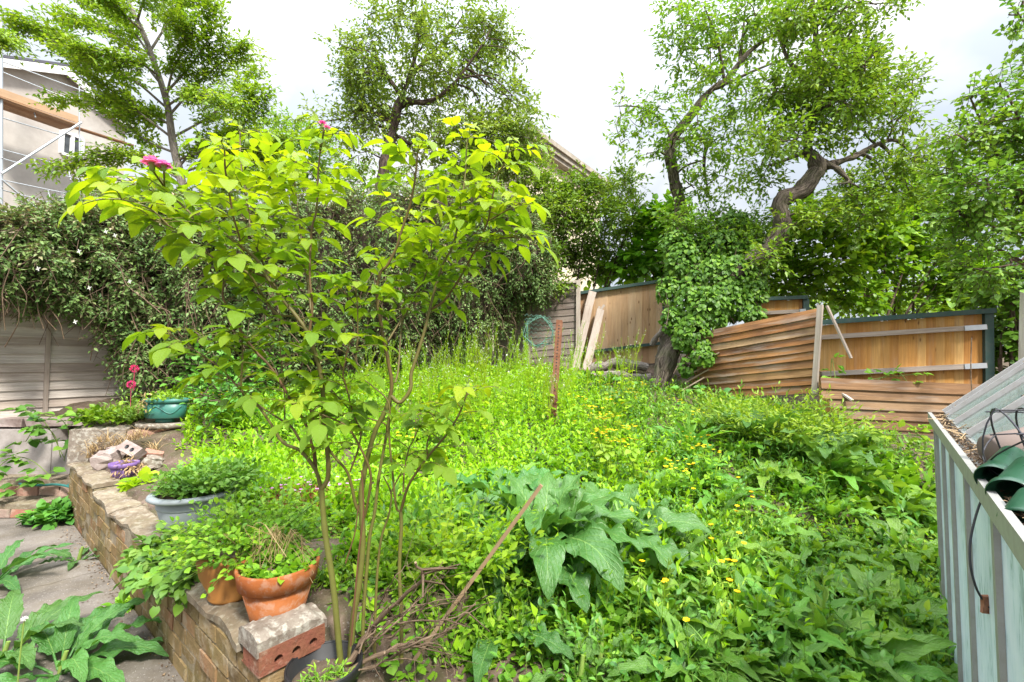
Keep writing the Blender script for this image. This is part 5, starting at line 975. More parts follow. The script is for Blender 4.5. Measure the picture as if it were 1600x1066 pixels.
# ---- climber over the left fence
def climber():
    o = thing('clematis_climber', 'huge tangled climber with small dark leaves and brown stems smothering the fence', 'climber', (-4.6,6.6,1.)); b0 = A(*o.location)
    kx = np.array([-170,0,120,220,400,620,800,862]); kd = np.array([4.75,5.15,5.75,6.2,7.4,8.75,9.1,9.2])
    tx = np.array([-170,0,60,120,180,230,300,350,500,650,780,830,862]); ty = np.array([352,340,328,322,312,300,312,318,306,290,300,320,372])
    bx2 = np.array([-170,0,60,110,150,185,205,225,250,300,400,560,700,760,800,862]); by2 = np.array([455,452,482,478,505,570,600,632,640,645,645,610,560,545,500,462])
    def surf(px, v, w=0.):
        d = np.interp(px, kx, kd); top = np.interp(px, tx, ty)+7*np.sin(px*.09)+5*np.sin(px*.23+1); bot = np.interp(px, bx2, by2)+9*np.sin(px*.21)
        py = bot+(top-bot)*v; bul = (.16+.46*sst(150,360,px))*np.sin(np.pi*np.clip(.12+v*.74,0,1))+.13*np.sin(px*.06+v*6)+.1*np.sin(px*.13-v*11)+.08*np.sin(v*19+px*.05)
        d = d-bul*sst(0,.25,v+.12)+w; return np.array([P(a,b,c) for a,b,c in zip(px,py,d)])
    N = 11500; px = rng.uniform(-170,862,N); v = 1-rng.random(N)**1.05; p = surf(px, v, np.abs(rng.normal(0,.14,N)))
    att = np.clip(.3+.35*sst(.5,1.,v)*rng.random(N)+rng.normal(0,.16,N)+.16*np.sin(px*.05+v*7),0,1)
    ml, mt = MB(), MB(); d = A(.15,-.75,-.25)+rng.normal(0,.5,(N,3))+UP*(.7*sst(.85,1,v))[:,None]
    sprays(ml, mt, p, d, .1+.18*rng.random(N), 6, .058, T_FAR, .5, att, rt=.0035, upn=.7, jit=.45)
    # crown of the hedge running back over the fence
    n = 2600; px = rng.uniform(-170,850,n); p = surf(px, np.full(n,.97))+A(-.3,.9,0)*rng.random((n,1))*1.1+UP*rng.normal(.0,.1,(n,1)); sprays(ml, mt, p, UP*.7+rng.normal(0,.5,(n,3)), .2, 5, .058, T_FAR, .4, np.clip(.55+rng.normal(0,.22,n),0,1), rt=.0035)
    loc_mb(ml,b0).build('leaves', M['clem'], o)
    n = 1500; px = rng.uniform(-170,862,n); v = rng.random(n)*.95; a = surf(px, v, .05+.1*rng.random(n)); sticks(mt, a, a+(A(.2,-.1,-.5)+rng.normal(0,.6,(n,3)))*.35, .005, .003)
    for k in range(170):
        x = rng.uniform(-60,840); v0 = rng.uniform(.02,.6); L = rng.uniform(.2,.7); a = surf(np.array([x]), np.array([v0]), -.03)[0]; s = rng.normal(0,.25)
        tube(mt, cr([a+UP*.2, a+A(s*.4,-.06,-.05), a+A(s,-.05,-L*.55), a+A(s*1.2+rng.normal(0,.1),.0,-L)],4), .006, 4, cap=False)
    loc_mb(mt,b0).build('stems', M['deadtwig'], o)
    # inner thatch of dead stems
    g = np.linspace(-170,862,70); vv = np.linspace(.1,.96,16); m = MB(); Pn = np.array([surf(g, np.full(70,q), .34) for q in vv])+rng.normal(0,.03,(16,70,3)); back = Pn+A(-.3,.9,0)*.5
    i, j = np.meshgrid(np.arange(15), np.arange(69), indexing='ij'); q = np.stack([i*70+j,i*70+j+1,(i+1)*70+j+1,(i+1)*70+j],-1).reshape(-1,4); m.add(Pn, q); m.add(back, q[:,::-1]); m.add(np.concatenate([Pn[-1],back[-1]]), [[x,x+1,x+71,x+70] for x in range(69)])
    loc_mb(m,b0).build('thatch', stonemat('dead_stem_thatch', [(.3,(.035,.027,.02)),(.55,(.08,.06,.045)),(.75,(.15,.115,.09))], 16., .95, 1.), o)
    for px, py in ((118,503),(180,368),(124,393),(140,450),(203,440),(166,362),(197,322),(60,420),(300,380)):
        d = np.interp(px, kx, kd)-.75; m = MB(); p = P(px,py,d)-b0
        for s in range(4): leaves(m, [p], [A(math.cos(s*1.57+.4),-.25,math.sin(s*1.57+.4))], [A(0,-1,.2)], .03, T_OV, np.array([rng.random()]))
        m.build('flower', M['white'], o)
climber()
# ================================================================== GROUND COVER AND WEEDS
def inside(x, y):
    """planted part of the garden"""
    s = (x-WC[0])*WA[0]+(y-WC[1])*WA[1]; t = (x-WC[0])*WN[0]+(y-WC[1])*WN[1]
    right = (x-2.675)*(-.77)+(y-2.9)*(.64)           # inside of the greenhouse's side wall
    ok = ((t > .36)|((s < -.2)&(t > -.1)))&(y > 1.2)&(right > -.02)|(y > 3.1)&(t > .3)
    lim = np.interp(x, [-5.2,-4.2,-2.6,-.4,.1,1.2,3.,4.2], [5.9,7.4,8.7,9.2,9.2,8.4,7.2,5.3]); clear = np.ones_like(ok)
    for cx, cy, cr2 in ((-1.03,2.0,.34),(-1.38,2.3,.34),(-2.14,3.06,.42),(-.8,1.86,.24),(-3.65,4.28,.6),(-4.2,4.9,.55),(-1.25,2.75,.3),(-2.9,3.7,.45)): clear &= (x-cx)**2+(y-cy)**2 > cr2**2
    return ok&clear&(y < lim)&(x < 4.4)&(x > -4.6)
def scatter(n, x0, x1, y0, y1, dfall=1.2):
    out = []
    while sum(len(o) for o in out) < n:
        k = n*4; x = rng.uniform(x0,x1,k); y = rng.uniform(y0,y1,k); keep = inside(x,y)&(np.abs(x) < y*1.25+.4)&(rng.random(k) < np.clip((2.2/np.maximum(y,1.2))**dfall,0,1)); out.append(np.stack([x[keep],y[keep]],1))
    q = np.concatenate(out)[:n]; return np.c_[q, H(q[:,0],q[:,1])]
def lowfreq(p, s=1.7, k=0.): return .5+.25*np.sin(p[:,0]*s+k)+.25*np.sin(p[:,1]*s*1.3+p[:,0]*.7+k*2)
def limezone(p): return sst(1.9,.7,p[:,0]+.12*(p[:,1]-5))*sst(2.6,4.,p[:,1])
STEMS = MB()
def cover(name, label, mat, p, hgt, k, size, T, att, dens=1., lean=.25):
    ml = MB(); n = len(p); d = UP+rng.normal(0,lean,(n,3)); sprays(ml, STEMS, p-UP*.01, d, hgt, k, size, T, .15, att, side=1., rt=.0022, upn=1.3, jit=.3)
    return tag(ml.build(name, M[mat]), label, 'weeds', kind='stuff')
p = scatter(15500, -4.6, 4.4, 2.2, 9.3, 1.); z = limezone(p); q = p[rng.random(len(p)) < (z+.04)*(.75+.35*(lowfreq(p,2.6,8) > .45))]; h = (.08+.2*rng.random(len(q)))*(.6+.8*lowfreq(q,2.1))
cover('lime_weeds', 'sea of lime green small leaved weeds filling the middle of the garden', 'lime', q, h, 6, .052+.012*rng.random(len(q)), T_FAR, np.clip(.45+.5*(lowfreq(q,1.3,1)-.5)+rng.normal(0,.2,len(q)),0,1))
q = p[rng.random(len(p)) < np.maximum((1-z)*.95, .3*(lowfreq(p,3.1,4) > .55))]; h = (.06+.15*rng.random(len(q)))*(.6+.8*lowfreq(q,2.3,2))
sp = lowfreq(q,2.7,5)+rng.normal(0,.12,len(q)); thin = rng.random(len(q)) < .8
for nm_, lb_, sel, mat_, k_, sz_, T_, hm in (('green_weeds','tangle of mid green oval leaved weeds among the docks','' if 0 else (sp < .6)&thin,'weed',6,(.028,.045),T_OV,1.),('willowherb','patches of narrow leaved weeds standing between the docks',(sp >= .6)&(sp < .68)&thin,'cool',9,(.05,.06),T_LANCE,1.7),('wood_avens','patches of broad soft leaved weeds between the docks',(sp >= .68)&thin,'weed',5,(.05,.06),T_HEART,1.)):
    qq = q[sel]; cover(nm_, lb_, mat_, qq, h[sel]*hm, k_, sz_[0]+sz_[1]*rng.random(len(qq))**2, T_, np.clip(.4+.5*(lowfreq(qq,1.5,3)-.5)+rng.normal(0,.25,len(qq)),0,1))
p = scatter(4200, -2.5, 2.6, 1.25, 3.6, .3); bare = np.exp(-((p[:,0]+.27)/.2)**2-((p[:,1]-1.95)/.22)**2)+np.exp(-((p[:,0]+.85)/.32)**2-((p[:,1]-2.5)/.3)**2); q = p[rng.random(len(p)) > bare*1.1]
cover('low_ground_cover', 'low round leaved ground cover creeping over the soil in front', 'weed', q, .03+.07*rng.random(len(q)), 5, .038+.016*rng.random(len(q)), T_ROUND, np.clip(.4+.5*(lowfreq(q,3.,1)-.5)+rng.normal(0,.2,len(q)),0,1), lean=.7)
p = scatter(1300, .0, 3.6, 2., 7.5, .6); cover('nettles', 'darker pointed leaved nettles in the shade between the docks', 'cool', p, .14+.14*rng.random(len(p)), 8, .045, T_OV, np.clip(.4+rng.normal(0,.25,len(p)),0,1))
tag(STEMS.build('weed_stems', M['stem']), 'thin green stems of the low weeds', 'weeds', kind='stuff')
# tufts of grass
m = MB()
def tuft(m, c, n, L, w, mat=0, lean=1.):
    for k in range(n): blade(m, A(*c)+A(*rng.normal(0,.02,2),-.01), rng.random()*6.283, 1.35-.5*rng.random()*lean, L*(.6+.6*rng.random()), w, .9+1.2*rng.random(), rng.random(), 0, 7, 3, 0, .3, shape='grass', mat=mat)
for px, py, n, L in ((1060,1045,16,.26),(1085,1015,14,.24),(1130,1050,18,.28),(1010,1060,10,.2),(1030,990,8,.2),(1160,1062,12,.25),(540,800,8,.2),(1390,1000,6,.2),(880,640,12,.3),(760,650,10,.3),(700,700,8,.25),(830,700,8,.3),(1000,700,10,.3),(1250,800,6,.3),(960,1040,8,.16)): tuft(m, hit(px,py+20), n, L, .011)
tag(m.build('grass', M['grass'], smooth=True), 'tufts of long arching grass among the weeds', 'grass', kind='stuff')
m = MB()
for px, py in ((150,690),(165,675),(185,680),(205,672),(140,700),(225,668),(180,690),(250,690)):
    for q in range(2): tuft(m, P(px,py+14,4.85)+A(rng.normal(0,.04),.0,0), 14, .2, .008)
tag(m.build('dry_grass', M['dry']), 'tuft of dry straw coloured grass on the far end of the brick wall', 'grass', kind='stuff')
# ---- docks
def dockmesh(n, L, W, el=(.5,1.25), curl=(.7,1.5), wavy=.3, pet=.3, stalk=False, rowc=(15,7)):
    m = MB(); az0 = rng.random()*6
    for k in range(n):
        f = k/n; az = az0+k*2.399; a = el[0]+(el[1]-el[0])*f*(.8+.4*rng.random()); l = L*(.7+.5*rng.random())*(1-.35*f)
        blade(m, (.02*math.cos(az),.02*math.sin(az),0), az, a, l, W*(.75+.45*rng.random())*(1-.3*f), curl[0]+(curl[1]-curl[0])*rng.random(), np.clip(.45+rng.normal(0,.2),0,1), wavy, *rowc, pet, .22, rng.normal(0,.25), petr=.005)
    if stalk:
        c = cr([A(0,0,0), A(.02,.01,L*.6), A(.03,.0,L*1.2)],4); tube(m, c, np.linspace(.0045,.002,len(c)), 5, .9)
        for s in np.linspace(.2,.98,16):
            i = int(s*(len(c)-1)); leaves(m, [c[i]], [rdir(1)[0]*.6+UP*.8], [UP*.2+rdir(1)[0]], L*.4*(1.3-s), T_LANCE, np.array([.8]))
    return m
GRPD = 'dock plants crowding the right side of the garden'
dsrc = []
for k, a in enumerate(((15,.34,.1,(.45,1.3),(.8,1.6)),(13,.29,.085,(.5,1.35),(.9,1.7)),(16,.32,.09,(.3,1.2),(.6,1.5)),(13,.27,.09,(.6,1.4),(1.,1.9)),(14,.3,.078,(.7,1.45),(.6,1.5)))):
    o = dockmesh(*a, stalk=(k == 4)).build('dock_plant', M['dock']); dsrc.append(o)
DL = 'broad leaved dock among other docks between the middle weeds and the greenhouse'
used = set()
def place(src, x, y, s, rz, label, cat, group=None, dz=0.):
    i = id(src); o = src
    if src.name in used: o = src.copy(); COL.objects.link(o)
    used.add(src.name); o.location = (x, y, float(H(x,y))+dz); o.scale = (s,s,s); o.rotation_euler = (rng.normal(0,.08), rng.normal(0,.08), rz); return tag(o, label, cat, group)
dpx = [(1240,905,.95),(1330,945,1.),(1180,960,.9),(1400,930,1.05),(1290,1010,1.),(1390,1010,1.),(1430,985,.9),(1220,1040,.95),(1340,1060,1.05),(1440,1060,.95),(1150,900,.8),(1270,850,1.),(1360,870,1.),(1200,820,1.),(1300,790,1.1),(1420,850,1.),(1340,740,1.2),(1290,725,1.4),(1200,730,1.2),(1250,760,1.1),(1400,780,1.),(1130,770,1.),(1080,740,1.1),(1160,690,1.3),(1080,680,1.2),(1230,690,1.3),(1040,800,1.),(760,770,1.2),(800,740,1.1),(700,800,.9),(1010,760,1.),(880,720,1.1),(1190,655,1.4),(1110,650,1.3),(1280,680,1.3),(1450,900,.8),(840,800,.9),(1050,870,.9),(1110,850,.9),(1180,860,.9),(1230,980,.9),(1090,1000,.8)]
dpx += [(rng.uniform(1010,1445), rng.uniform(660,1050), .7+.5*rng.random()) for _ in range(16)]+[(rng.uniform(1040,1462), rng.uniform(780,1075), .5+.2*rng.random()) for _ in range(60)]
for k, (px, py, s) in enumerate(dpx):
    h = hit(px, py+25); place(dsrc[k%5], h[0], h[1], s*1.08*(.85+.3*rng.random()), rng.random()*6.28, DL, 'dock', GRPD)
def bigdock(label, c, spec, WS=1., LS=1.):
    o = thing('dock_plant', label, 'dock', tuple(c)); m = MB()
    for az, el, L, W, cu, at in spec: blade(m, (.03*math.cos(az),.03*math.sin(az),0), az, el, L*LS, W*WS*LS, cu, at, .34, 22, 9, .28, .2, rng.normal(0,.2), petr=.007)
    m.build('leaves', M['bigdock'], o); m = MB(); tube(m, cr([A(0,0,-.02),A(.01,0,.04),A(.02,.01,.1)],4), np.linspace(.016,.01,9), 6); m.build('crown_stem', M['stem'], o); return o
D = R_
h = hit(850,872)
bigdock('largest dock with long drooping leaves beside the leaning stake', h, [(D(-60),.95,.52,.17,2.0,.45),(D(-92),1.05,.5,.16,2.3,.5),(D(-118),1.0,.46,.16,2.1,.4),(D(-35),.95,.46,.16,1.6,.5),(D(-150),.9,.46,.16,1.6,.45),(D(175),.85,.5,.17,1.3,.5),(D(0),.95,.46,.17,1.5,.55),(D(30),1.0,.46,.16,1.3,.6),(D(150),.95,.46,.16,1.2,.55),(D(60),1.2,.44,.15,1.3,.6),(D(95),1.1,.46,.16,1.2,.55),(D(120),1.25,.42,.14,1.2,.6),(D(-75),.45,.42,.15,1.1,.3),(D(-135),.35,.42,.15,.9,.35),(D(-20),.5,.42,.16,1.2,.4),(D(195),.55,.45,.15,1.2,.4),(D(80),1.4,.4,.12,1.3,.65),(D(-50),1.3,.34,.11,1.4,.6),(D(-100),1.35,.5,.15,1.9,.5),(D(-20),1.3,.5,.15,1.7,.55),(D(165),1.3,.48,.15,1.6,.55),(D(45),1.4,.46,.14,1.5,.6)], 1.15, 1.25)
h = hit(965,855); bigdock('second large dock close right of the largest dock', h, [(D(-70),.8,.44,.15,1.7,.5),(D(-20),.9,.46,.16,1.5,.55),(D(20),.95,.44,.15,1.3,.5),(D(60),1.1,.42,.15,1.2,.6),(D(110),1.1,.42,.14,1.2,.6),(D(160),.9,.4,.14,1.3,.5),(D(-110),.8,.42,.15,1.6,.45),(D(-45),.5,.4,.14,1.2,.35)], 1.1, 1.1)
h = hit(790,800); bigdock('broad dock behind the leaning stake left of the largest dock', h, [(D(a),.9+.4*rng.random(),.42+.08*rng.random(),.17,1.5+.4*rng.random(),.5+.1*rng.normal()) for a in range(-150,200,32)])
h = hit(1180,700); bigdock('tall dock with long arching leaves below the broken fence panel', h, [(D(a),1.+.4*rng.random(),.5+.1*rng.random(),.15,1.3+.5*rng.random(),.5+.1*rng.normal()) for a in range(-160,200,36)])
h = hit(1290,740); bigdock('tall dock with ribbed leaves left of the greenhouse corner', h, [(D(a),.9+.4*rng.random(),.5+.1*rng.random(),.16,1.3+.5*rng.random(),.5+.1*rng.normal()) for a in range(-160,200,36)])
h = hit(775,990); bigdock('low blotched dock lying over the bare soil', h, [(D(-40),.5,.36,.13,.9,.25),(D(160),.5,.32,.12,.9,.3),(D(95),.9,.34,.11,1.3,.4),(D(20),.6,.32,.12,1.1,.35),(D(-100),.35,.3,.11,.8,.3)])
bigdock('large dock sprawling over the path in the left foreground', A(-2.33,2.42,0), [(D(a),e,l*.95,w*.85,c*1.2,t) for a,e,l,w,c,t in ((10,.6,.42,.12,1.1,.5),(35,.8,.42,.13,1.2,.55),(-20,.5,.42,.13,.9,.6),(-60,.5,.36,.12,1.,.5),(70,1.,.38,.12,1.2,.5),(100,.9,.36,.12,1.2,.45),(150,.8,.36,.12,1.1,.45),(-110,.6,.34,.12,1.,.5),(200,.7,.36,.12,1.1,.5),(0,1.1,.36,.11,1.4,.6),(55,1.25,.32,.1,1.2,.6),(-35,.95,.38,.12,1.4,.65),(25,.35,.4,.11,.6,.4),(125,1.25,.34,.11,1.1,.55))])
bigdock('dock in the left foreground beside the dandelion seed head', A(-2.72,2.5,0), [(D(a),.6+.4*rng.random(),.34+.08*rng.random(),.11,1.+.4*rng.random(),.5+.15*rng.normal()) for a in range(0,360,33)])
bigdock('dock behind the left foreground docks at the path edge', A(-3.75,3.35,0), [(D(a),.5+.5*rng.random(),.32+.08*rng.random(),.085,1.+.4*rng.random(),.45+.15*rng.normal()) for a in range(0,360,28)])
bigdock('small dock lying flat on the path near the brick wall', A(-3.5,3.75,0), [(D(a),.4+.3*rng.random(),.17,.055,.9,.4) for a in range(0,360,60)])
for px, lab in ((915,'yellowing dead dock leaf under the largest dock'),):
    m = MB(); blade(m, (0,0,0), -.3, .3, .2, .1, .9, .75, .2, 9, 7, .1); tag(m.build('dead_leaf', M['deadleaf']), lab, 'leaf').location = tuple(hit(880,905)+UP*.1)
# ---- dandelion seed head
o = thing('dandelion', 'bare dandelion seed head on a tall stalk at the left edge', 'dandelion', (-2.3,2.15,0)); b0 = A(-2.3,2.15,0)
top = P(38,968,2.15); m = MB(); c = cr([P(25,1090,2.13)*A(1,1,0)-b0, P(31,1030,2.14)-b0, top-b0],5); tube(m, c, .0035, 6); m.build('stalk', M['stem'], o)
m = MB(); u = rdir(60); u[:,2] = np.abs(u[:,2])-.3; sticks(m, np.repeat(top[None]-b0,60,0), top-b0+nrm(u)*.014, .0007, .0012, .9); m.build('seed_head', M['white'], o)
# ---- garlic mustard
def mustard(h):
    m = MB(); c = cr([A(0,0,0), A(rng.normal(0,.02),rng.normal(0,.02),h*.5), A(rng.normal(0,.04),rng.normal(0,.04),h)],6); tube(m, c, np.linspace(.0045,.002,len(c)), 4, .8, cap=False, mat=1)
    n = 9; f = rng.random(n)*.62; i = (f*(len(c)-1)).astype(int); F = rdir(n)*A(1,1,.2)-UP*.1; leaves(m, c[i]+F*.03, F, UP+rng.normal(0,.2,(n,3)), .05+.035*rng.random(n)*(1-f), T_HEART, .3+.6*rng.random(n))
    for b in range(4):
        a = c[int(len(c)*(.5+.1*b))]; top = a+A(rng.normal(0,.05),rng.normal(0,.05),h*(.32+.1*rng.random())); sticks(m, [a], [top], .002, .0012, .8, 1)
        k = 9; t = .25+.75*rng.random(k)[:,None]; p = a+(top-a)*t; sticks(m, p, p+UP*.055+rng.normal(0,.02,(k,3)), .0016, .001, .7, 1)
        leaves(m, np.repeat(top[None],4,0)+rng.normal(0,.005,(4,3)), A([1,0,.4],[-1,0,.4],[0,1,.4],[0,-1,.4]), UP, .011, T_ROUND, .8, 2)
    k = 14; t = (.55+.42*rng.random(k)); p = c[(t*(len(c)-1)).astype(int)]; sticks(m, p, p+UP*.05+rng.normal(0,.025,(k,3)), .0017, .001, .7, 1)
    leaves(m, np.repeat(c[-1][None],5,0)+rng.normal(0,.006,(5,3)), rdir(5), UP, .012, T_ROUND, .8, 2); return m
ms = [mustard(h).build('garlic_mustard', [M['lime'], M['lime'], M['white']]) for h in (.62,.75,.88,.55,.8)]
k = 0
while k < 190:
    px, py = rng.uniform(545,1000), rng.uniform(585,690)
    if px > 900 and py > 640 or px < 620 and rng.random() < .5: continue
    h = hit(px, py)
    if h[1] > 9. or not inside(h[0],h[1]): continue
    place(ms[k%5], h[0], h[1], (.7+.45*rng.random())*(1. if px > 720 else .9), rng.random()*6.28, 'tall lime garlic mustard with upright seed pods in the middle of the garden', 'garlic mustard', 'garlic mustard stems in front of the dark back fence'); k += 1
# ---- yellow flowers
def celandine(h):
    m = MB(); 
    for s in range(5):
        e = A(*(rng.normal(0,.09,2)), h*(.75+.35*rng.random())); c = cr([A(0,0,0), e*A(.4,.4,.6), e],4); tube(m, c, .0025, 4, cap=False)
        n = 5; i = rng.integers(1,len(c)-2,n); leaves(m, c[i], rdir(n)*A(1,1,.25), UP+rng.normal(0,.2,(n,3)), .07, T_WIDE, .4+.4*rng.random(n))
        for q in range(2):
            f = e+A(*rng.normal(0,.025,2), .01+.03*rng.random())
            for w in range(4): az = w*1.571+s; leaves(m, [f], [A(math.cos(az),math.sin(az),.35)], [UP], .018, T_ROUND, rng.random(1), 1)
    return m
cs_ = [celandine(h).build('celandine', [M['weed'], M['yellow']]) for h in (.38,.45,.32,.5)]
for k, (px, py) in enumerate([(rng.uniform(925,1075), rng.uniform(640,765)) for _ in range(17)]+[(895,672),(905,650),(1100,740),(1115,760),(700,690),(640,705),(560,640),(985,640),(1005,645),(345,640),(310,655)]):
    h = hit(px, py+20); place(cs_[k%4], h[0], h[1], .8+.4*rng.random(), rng.random()*6.28, 'celandine with small yellow flowers left of the docks', 'celandine', 'celandine clumps with yellow flowers')
def butter(h):
    m = MB(); c = cr([A(0,0,0), A(.02,.0,h*.5), A(.03,-.02,h)],5); tube(m, c, np.linspace(.0022,.0014,len(c)), 4, .6, cap=False)
    for w in range(6): az = w*1.047; leaves(m, [c[-1]], [A(math.cos(az),math.sin(az),.55)], [UP], .017, T_ROUND, rng.random(1), 1)
    for s in range(3): i = 4+s; p = c[i]; q = p+A(rng.normal(0,.05),rng.normal(0,.05),h*.25); sticks(m, [p],[q],.0014,.001); leaves(m, [q]*3, rdir(3)+UP*.5, UP+rdir(3)*.3, .03, T_LANCE)
    leaves(m, np.zeros((6,3))+A(0,0,.03), rdir(6)*A(1,1,.3), UP, .05, T_WIDE); return m
bs = [butter(h).build('buttercup', [M['weed'], M['orange']]) for h in (.3,.38)]
for k, (px, py) in enumerate(((1129,824),(1153,812),(1143,803),(1166,798),(1153,843),(1148,858),(1112,844),(1158,907),(1143,926),(1131,930),(1088,963),(1081,786),(1161,748),(1118,724),(1097,726),(999,910),(1048,913),(1036,930),(1145,880),(1120,900),(1172,770))):
    r = ray(px, py); hh = .34; d = 1.
    while d < 12:
        p = A(0,0,EYE)+r*d
        if p[2] < H(p[0],p[1])+hh: break
        d += .01
    place(bs[k%2], p[0]-.03, p[1]+.02, 1.1, 0., 'buttercup with a single golden flower on a thin stem between docks', 'buttercup', 'buttercups in front of the docks')
# ---- plants in pots and along the wall
def mound(name, label, c, r, h, n, leaf, size, cat, T=T_ROUND, k=5, fall=0., att=.5, stems='stem', top=.3):
    o = thing(name, label, cat, tuple(c)); ml, mt = MB(), MB(); a = rng.random(n)*6.283; q = np.sqrt(rng.random(n))*r
    p = np.stack([q*np.cos(a), q*np.sin(a), rng.random(n)*h*top], 1); d = np.stack([np.cos(a)*q/r*1.1, np.sin(a)*q/r*1.1, 1.-fall*q/r], 1)+rng.normal(0,.3,(n,3))
    sprays(ml, mt, p, d, h*(.5+.6*rng.random(n)), k, size, T, .35, np.clip(att+rng.normal(0,.22,n),0,1), rt=.0018); ml.build('leaves', M[leaf], o); mt.build('stems', M[stems], o); return o
mound('pot_weeds', 'round leaved weeds filling the front terracotta pot', tc+UP*.2, .12, .075, 120, 'weed', .03, 'weeds')
mound('pot_weeds', 'tall mound of fine leaved weeds growing from the ochre pot', oc+UP*.2+A(.04,.06,0), .2, .27, 380, 'weed', .032, 'weeds', att=.45, fall=.5, T=T_WIDE)
mound('pot_weeds', 'round leaved green weeds heaped in the grey planter', gc+UP*.19+A(.06,.06,0), .2, .2, 380, 'cool', .04, 'weeds', att=.65, T=T_WIDE)
mound('creeping_weed', 'heart leaved creeper hanging over the wall under the grey planter', P(256,850,2.72)-UP*.03, .12, .12, 110, 'cool', .05, 'creeper', T=T_HEART, fall=2.2, att=.5)
mound('creeping_weed', 'trailing creeper on the wall between grey planter and ochre pot', P(292,885,2.45)-UP*.03, .11, .12, 80, 'cool', .045, 'creeper', T=T_HEART, fall=2.2, att=.5)
mound('creeping_weed', 'small leafy sprig growing from the brick joints of the wall', P(236,892,2.55), .07, .09, 22, 'cool', .045, 'creeper', T=T_HEART, fall=2., att=.5)
mound('planter_valerian', 'grey green valerian beside the teal planter', qc+A(-.25,-.06,.02), .12, .36, 60, 'cool', .05, 'plant', T=T_LANCE, att=.85, k=7)
for px, py, lb in ((210,576,'upper magenta valerian bloom left of the teal planter'),(205,601,'lower magenta valerian bloom left of the teal planter')):
    m = MB(); p = P(px,py,5.15); n = 70; u = rdir(n); leaves(m, u*.028, u, rdir(n), .02, T_ROUND); sticks(m, [A(0,0,-.25)],[A(0,0,0)],.003,.003); tag(m.build('valerian_bloom', M['magenta']), lb, 'flower').location = tuple(p)
mound('dead_bulb_leaves', 'withered brown leaves drooping from the teal planter', qc+A(-.12,-.1,.24), .07, .12, 25, 'dry', .06, 'dead leaves', T=T_LANCE, fall=2.5, stems='deadtwig')
mound('planter_weeds', 'sparse weeds with an orange tuft in the teal planter', qc+A(.08,0,.24), .14, .14, 30, 'weed', .035, 'weeds')
mound('red_sedum', 'reddish sprawling plant with tiny pink flowers behind the terracotta pot', hit(478,800), .2, .2, 230, 'red', .03, 'plant', T=T_FAR, k=6, stems='deadtwig')
m = MB(); p = hit(478,800); n = 34; q = p+np.c_[rng.normal(0,.2,(n,2)), .17+.09*rng.random(n)]; 
for s in range(4): leaves(m, q, A(math.cos(s*1.57),math.sin(s*1.57),.2)+rng.normal(0,.15,(n,3)), UP+A(0,-.5,0), .014, T_ROUND)
tag(m.build('pink_flowers', M['lilac']), 'scatter of tiny lilac pink flowers over the reddish plant', 'flowers', kind='stuff')
mound('dead_heather', 'clump of dark dead heather at the foot of the reddish plant', hit(525,835), .1, .12, 90, 'deadleaf', .014, 'dead plant', T=T_FAR, att=.1, stems='deadtwig')
mound('purple_pot_straw', 'dry straw drooping from the purple pot', pc+UP*.1+A(.05,0,0), .07, .1, 40, 'dry', .05, 'straw', T=T_LANCE, fall=2.2, stems='deadtwig')
m = MB(); c = A(*P(440,850,2.1))
for q in range(46): a = P(430+rng.normal(0,22), 848+rng.normal(0,8), 2.05+.1*rng.random()); tube(m, cr([a, a+A(rng.normal(0,.04),-.02,.05), a+A(rng.normal(0,.08),-.05,-.03-.08*rng.random())],4), .0014, 3, rng.random(), cap=False)
tag(m.build('dry_straw', M['dry']), 'dry grass straw hanging between the two clay pots', 'straw', kind='stuff')
mound('bindweed', 'heart leaved bindweed against the far end of the brick wall on the steps', hp(90,806,.06), .15, .13, 90, 'cool', .075, 'bindweed', T=T_HEART, att=.2, fall=.9)
mound('small_weed', 'small weed growing at the foot of the brick wall on the path', P(188,942,3.02)*A(1,1,0), .06, .05, 10, 'weed', .05, 'weed', T=T_HEART, att=.6)
mound('leafy_weed', 'leafy green weed against the left lap fence above the block wall', P(170,662,5.25), .22, .2, 90, 'vine', .07, 'weed', T=T_WIDE, att=.4)
mound('mallow', 'pale green mallow leaves beside the purple pot', P(222,755,4.1)*A(1,1,0)+UP*.5, .13, .08, 20, 'lime', .08, 'plant', T=T_ROUND, fall=1., att=.6)
mound('young_rose_shoot', 'lime young rose shoots behind the leaning stake', hit(720,890), .26, .42, 190, 'rose', .055, 'rose shoots', T=T_OV, k=7, att=.65)
mound('young_rose_shoot', 'lime young rose shoots low beside the dead twigs', hit(665,905), .12, .3, 50, 'rose', .055, 'rose shoots', T=T_OV, k=6, att=.7)
mound('geranium', 'feathery herb robert weed sprouting in the black pot', bc+UP*.16+A(.03,-.05,0), .07, .06, 40, 'weed', .026, 'weed', T=T_LANCE, att=.4)
mound('foxglove', 'soft grey green rosette at the bottom edge of the photo', hit(930,1068), .03, .1, 1, 'weed', .02, 'plant')
bigdock('pale young dock rosette at the bottom edge below the largest dock', hit(905,1062), [(D(a),.6+.3*rng.random(),.2,.085,.9,.75) for a in range(0,360,52)])
bigdock('upright pale young plant with lance leaves at the bottom edge', hit(935,1040), [(D(a),1.,.17,.055,.9,.85) for a in range(20,380,60)])
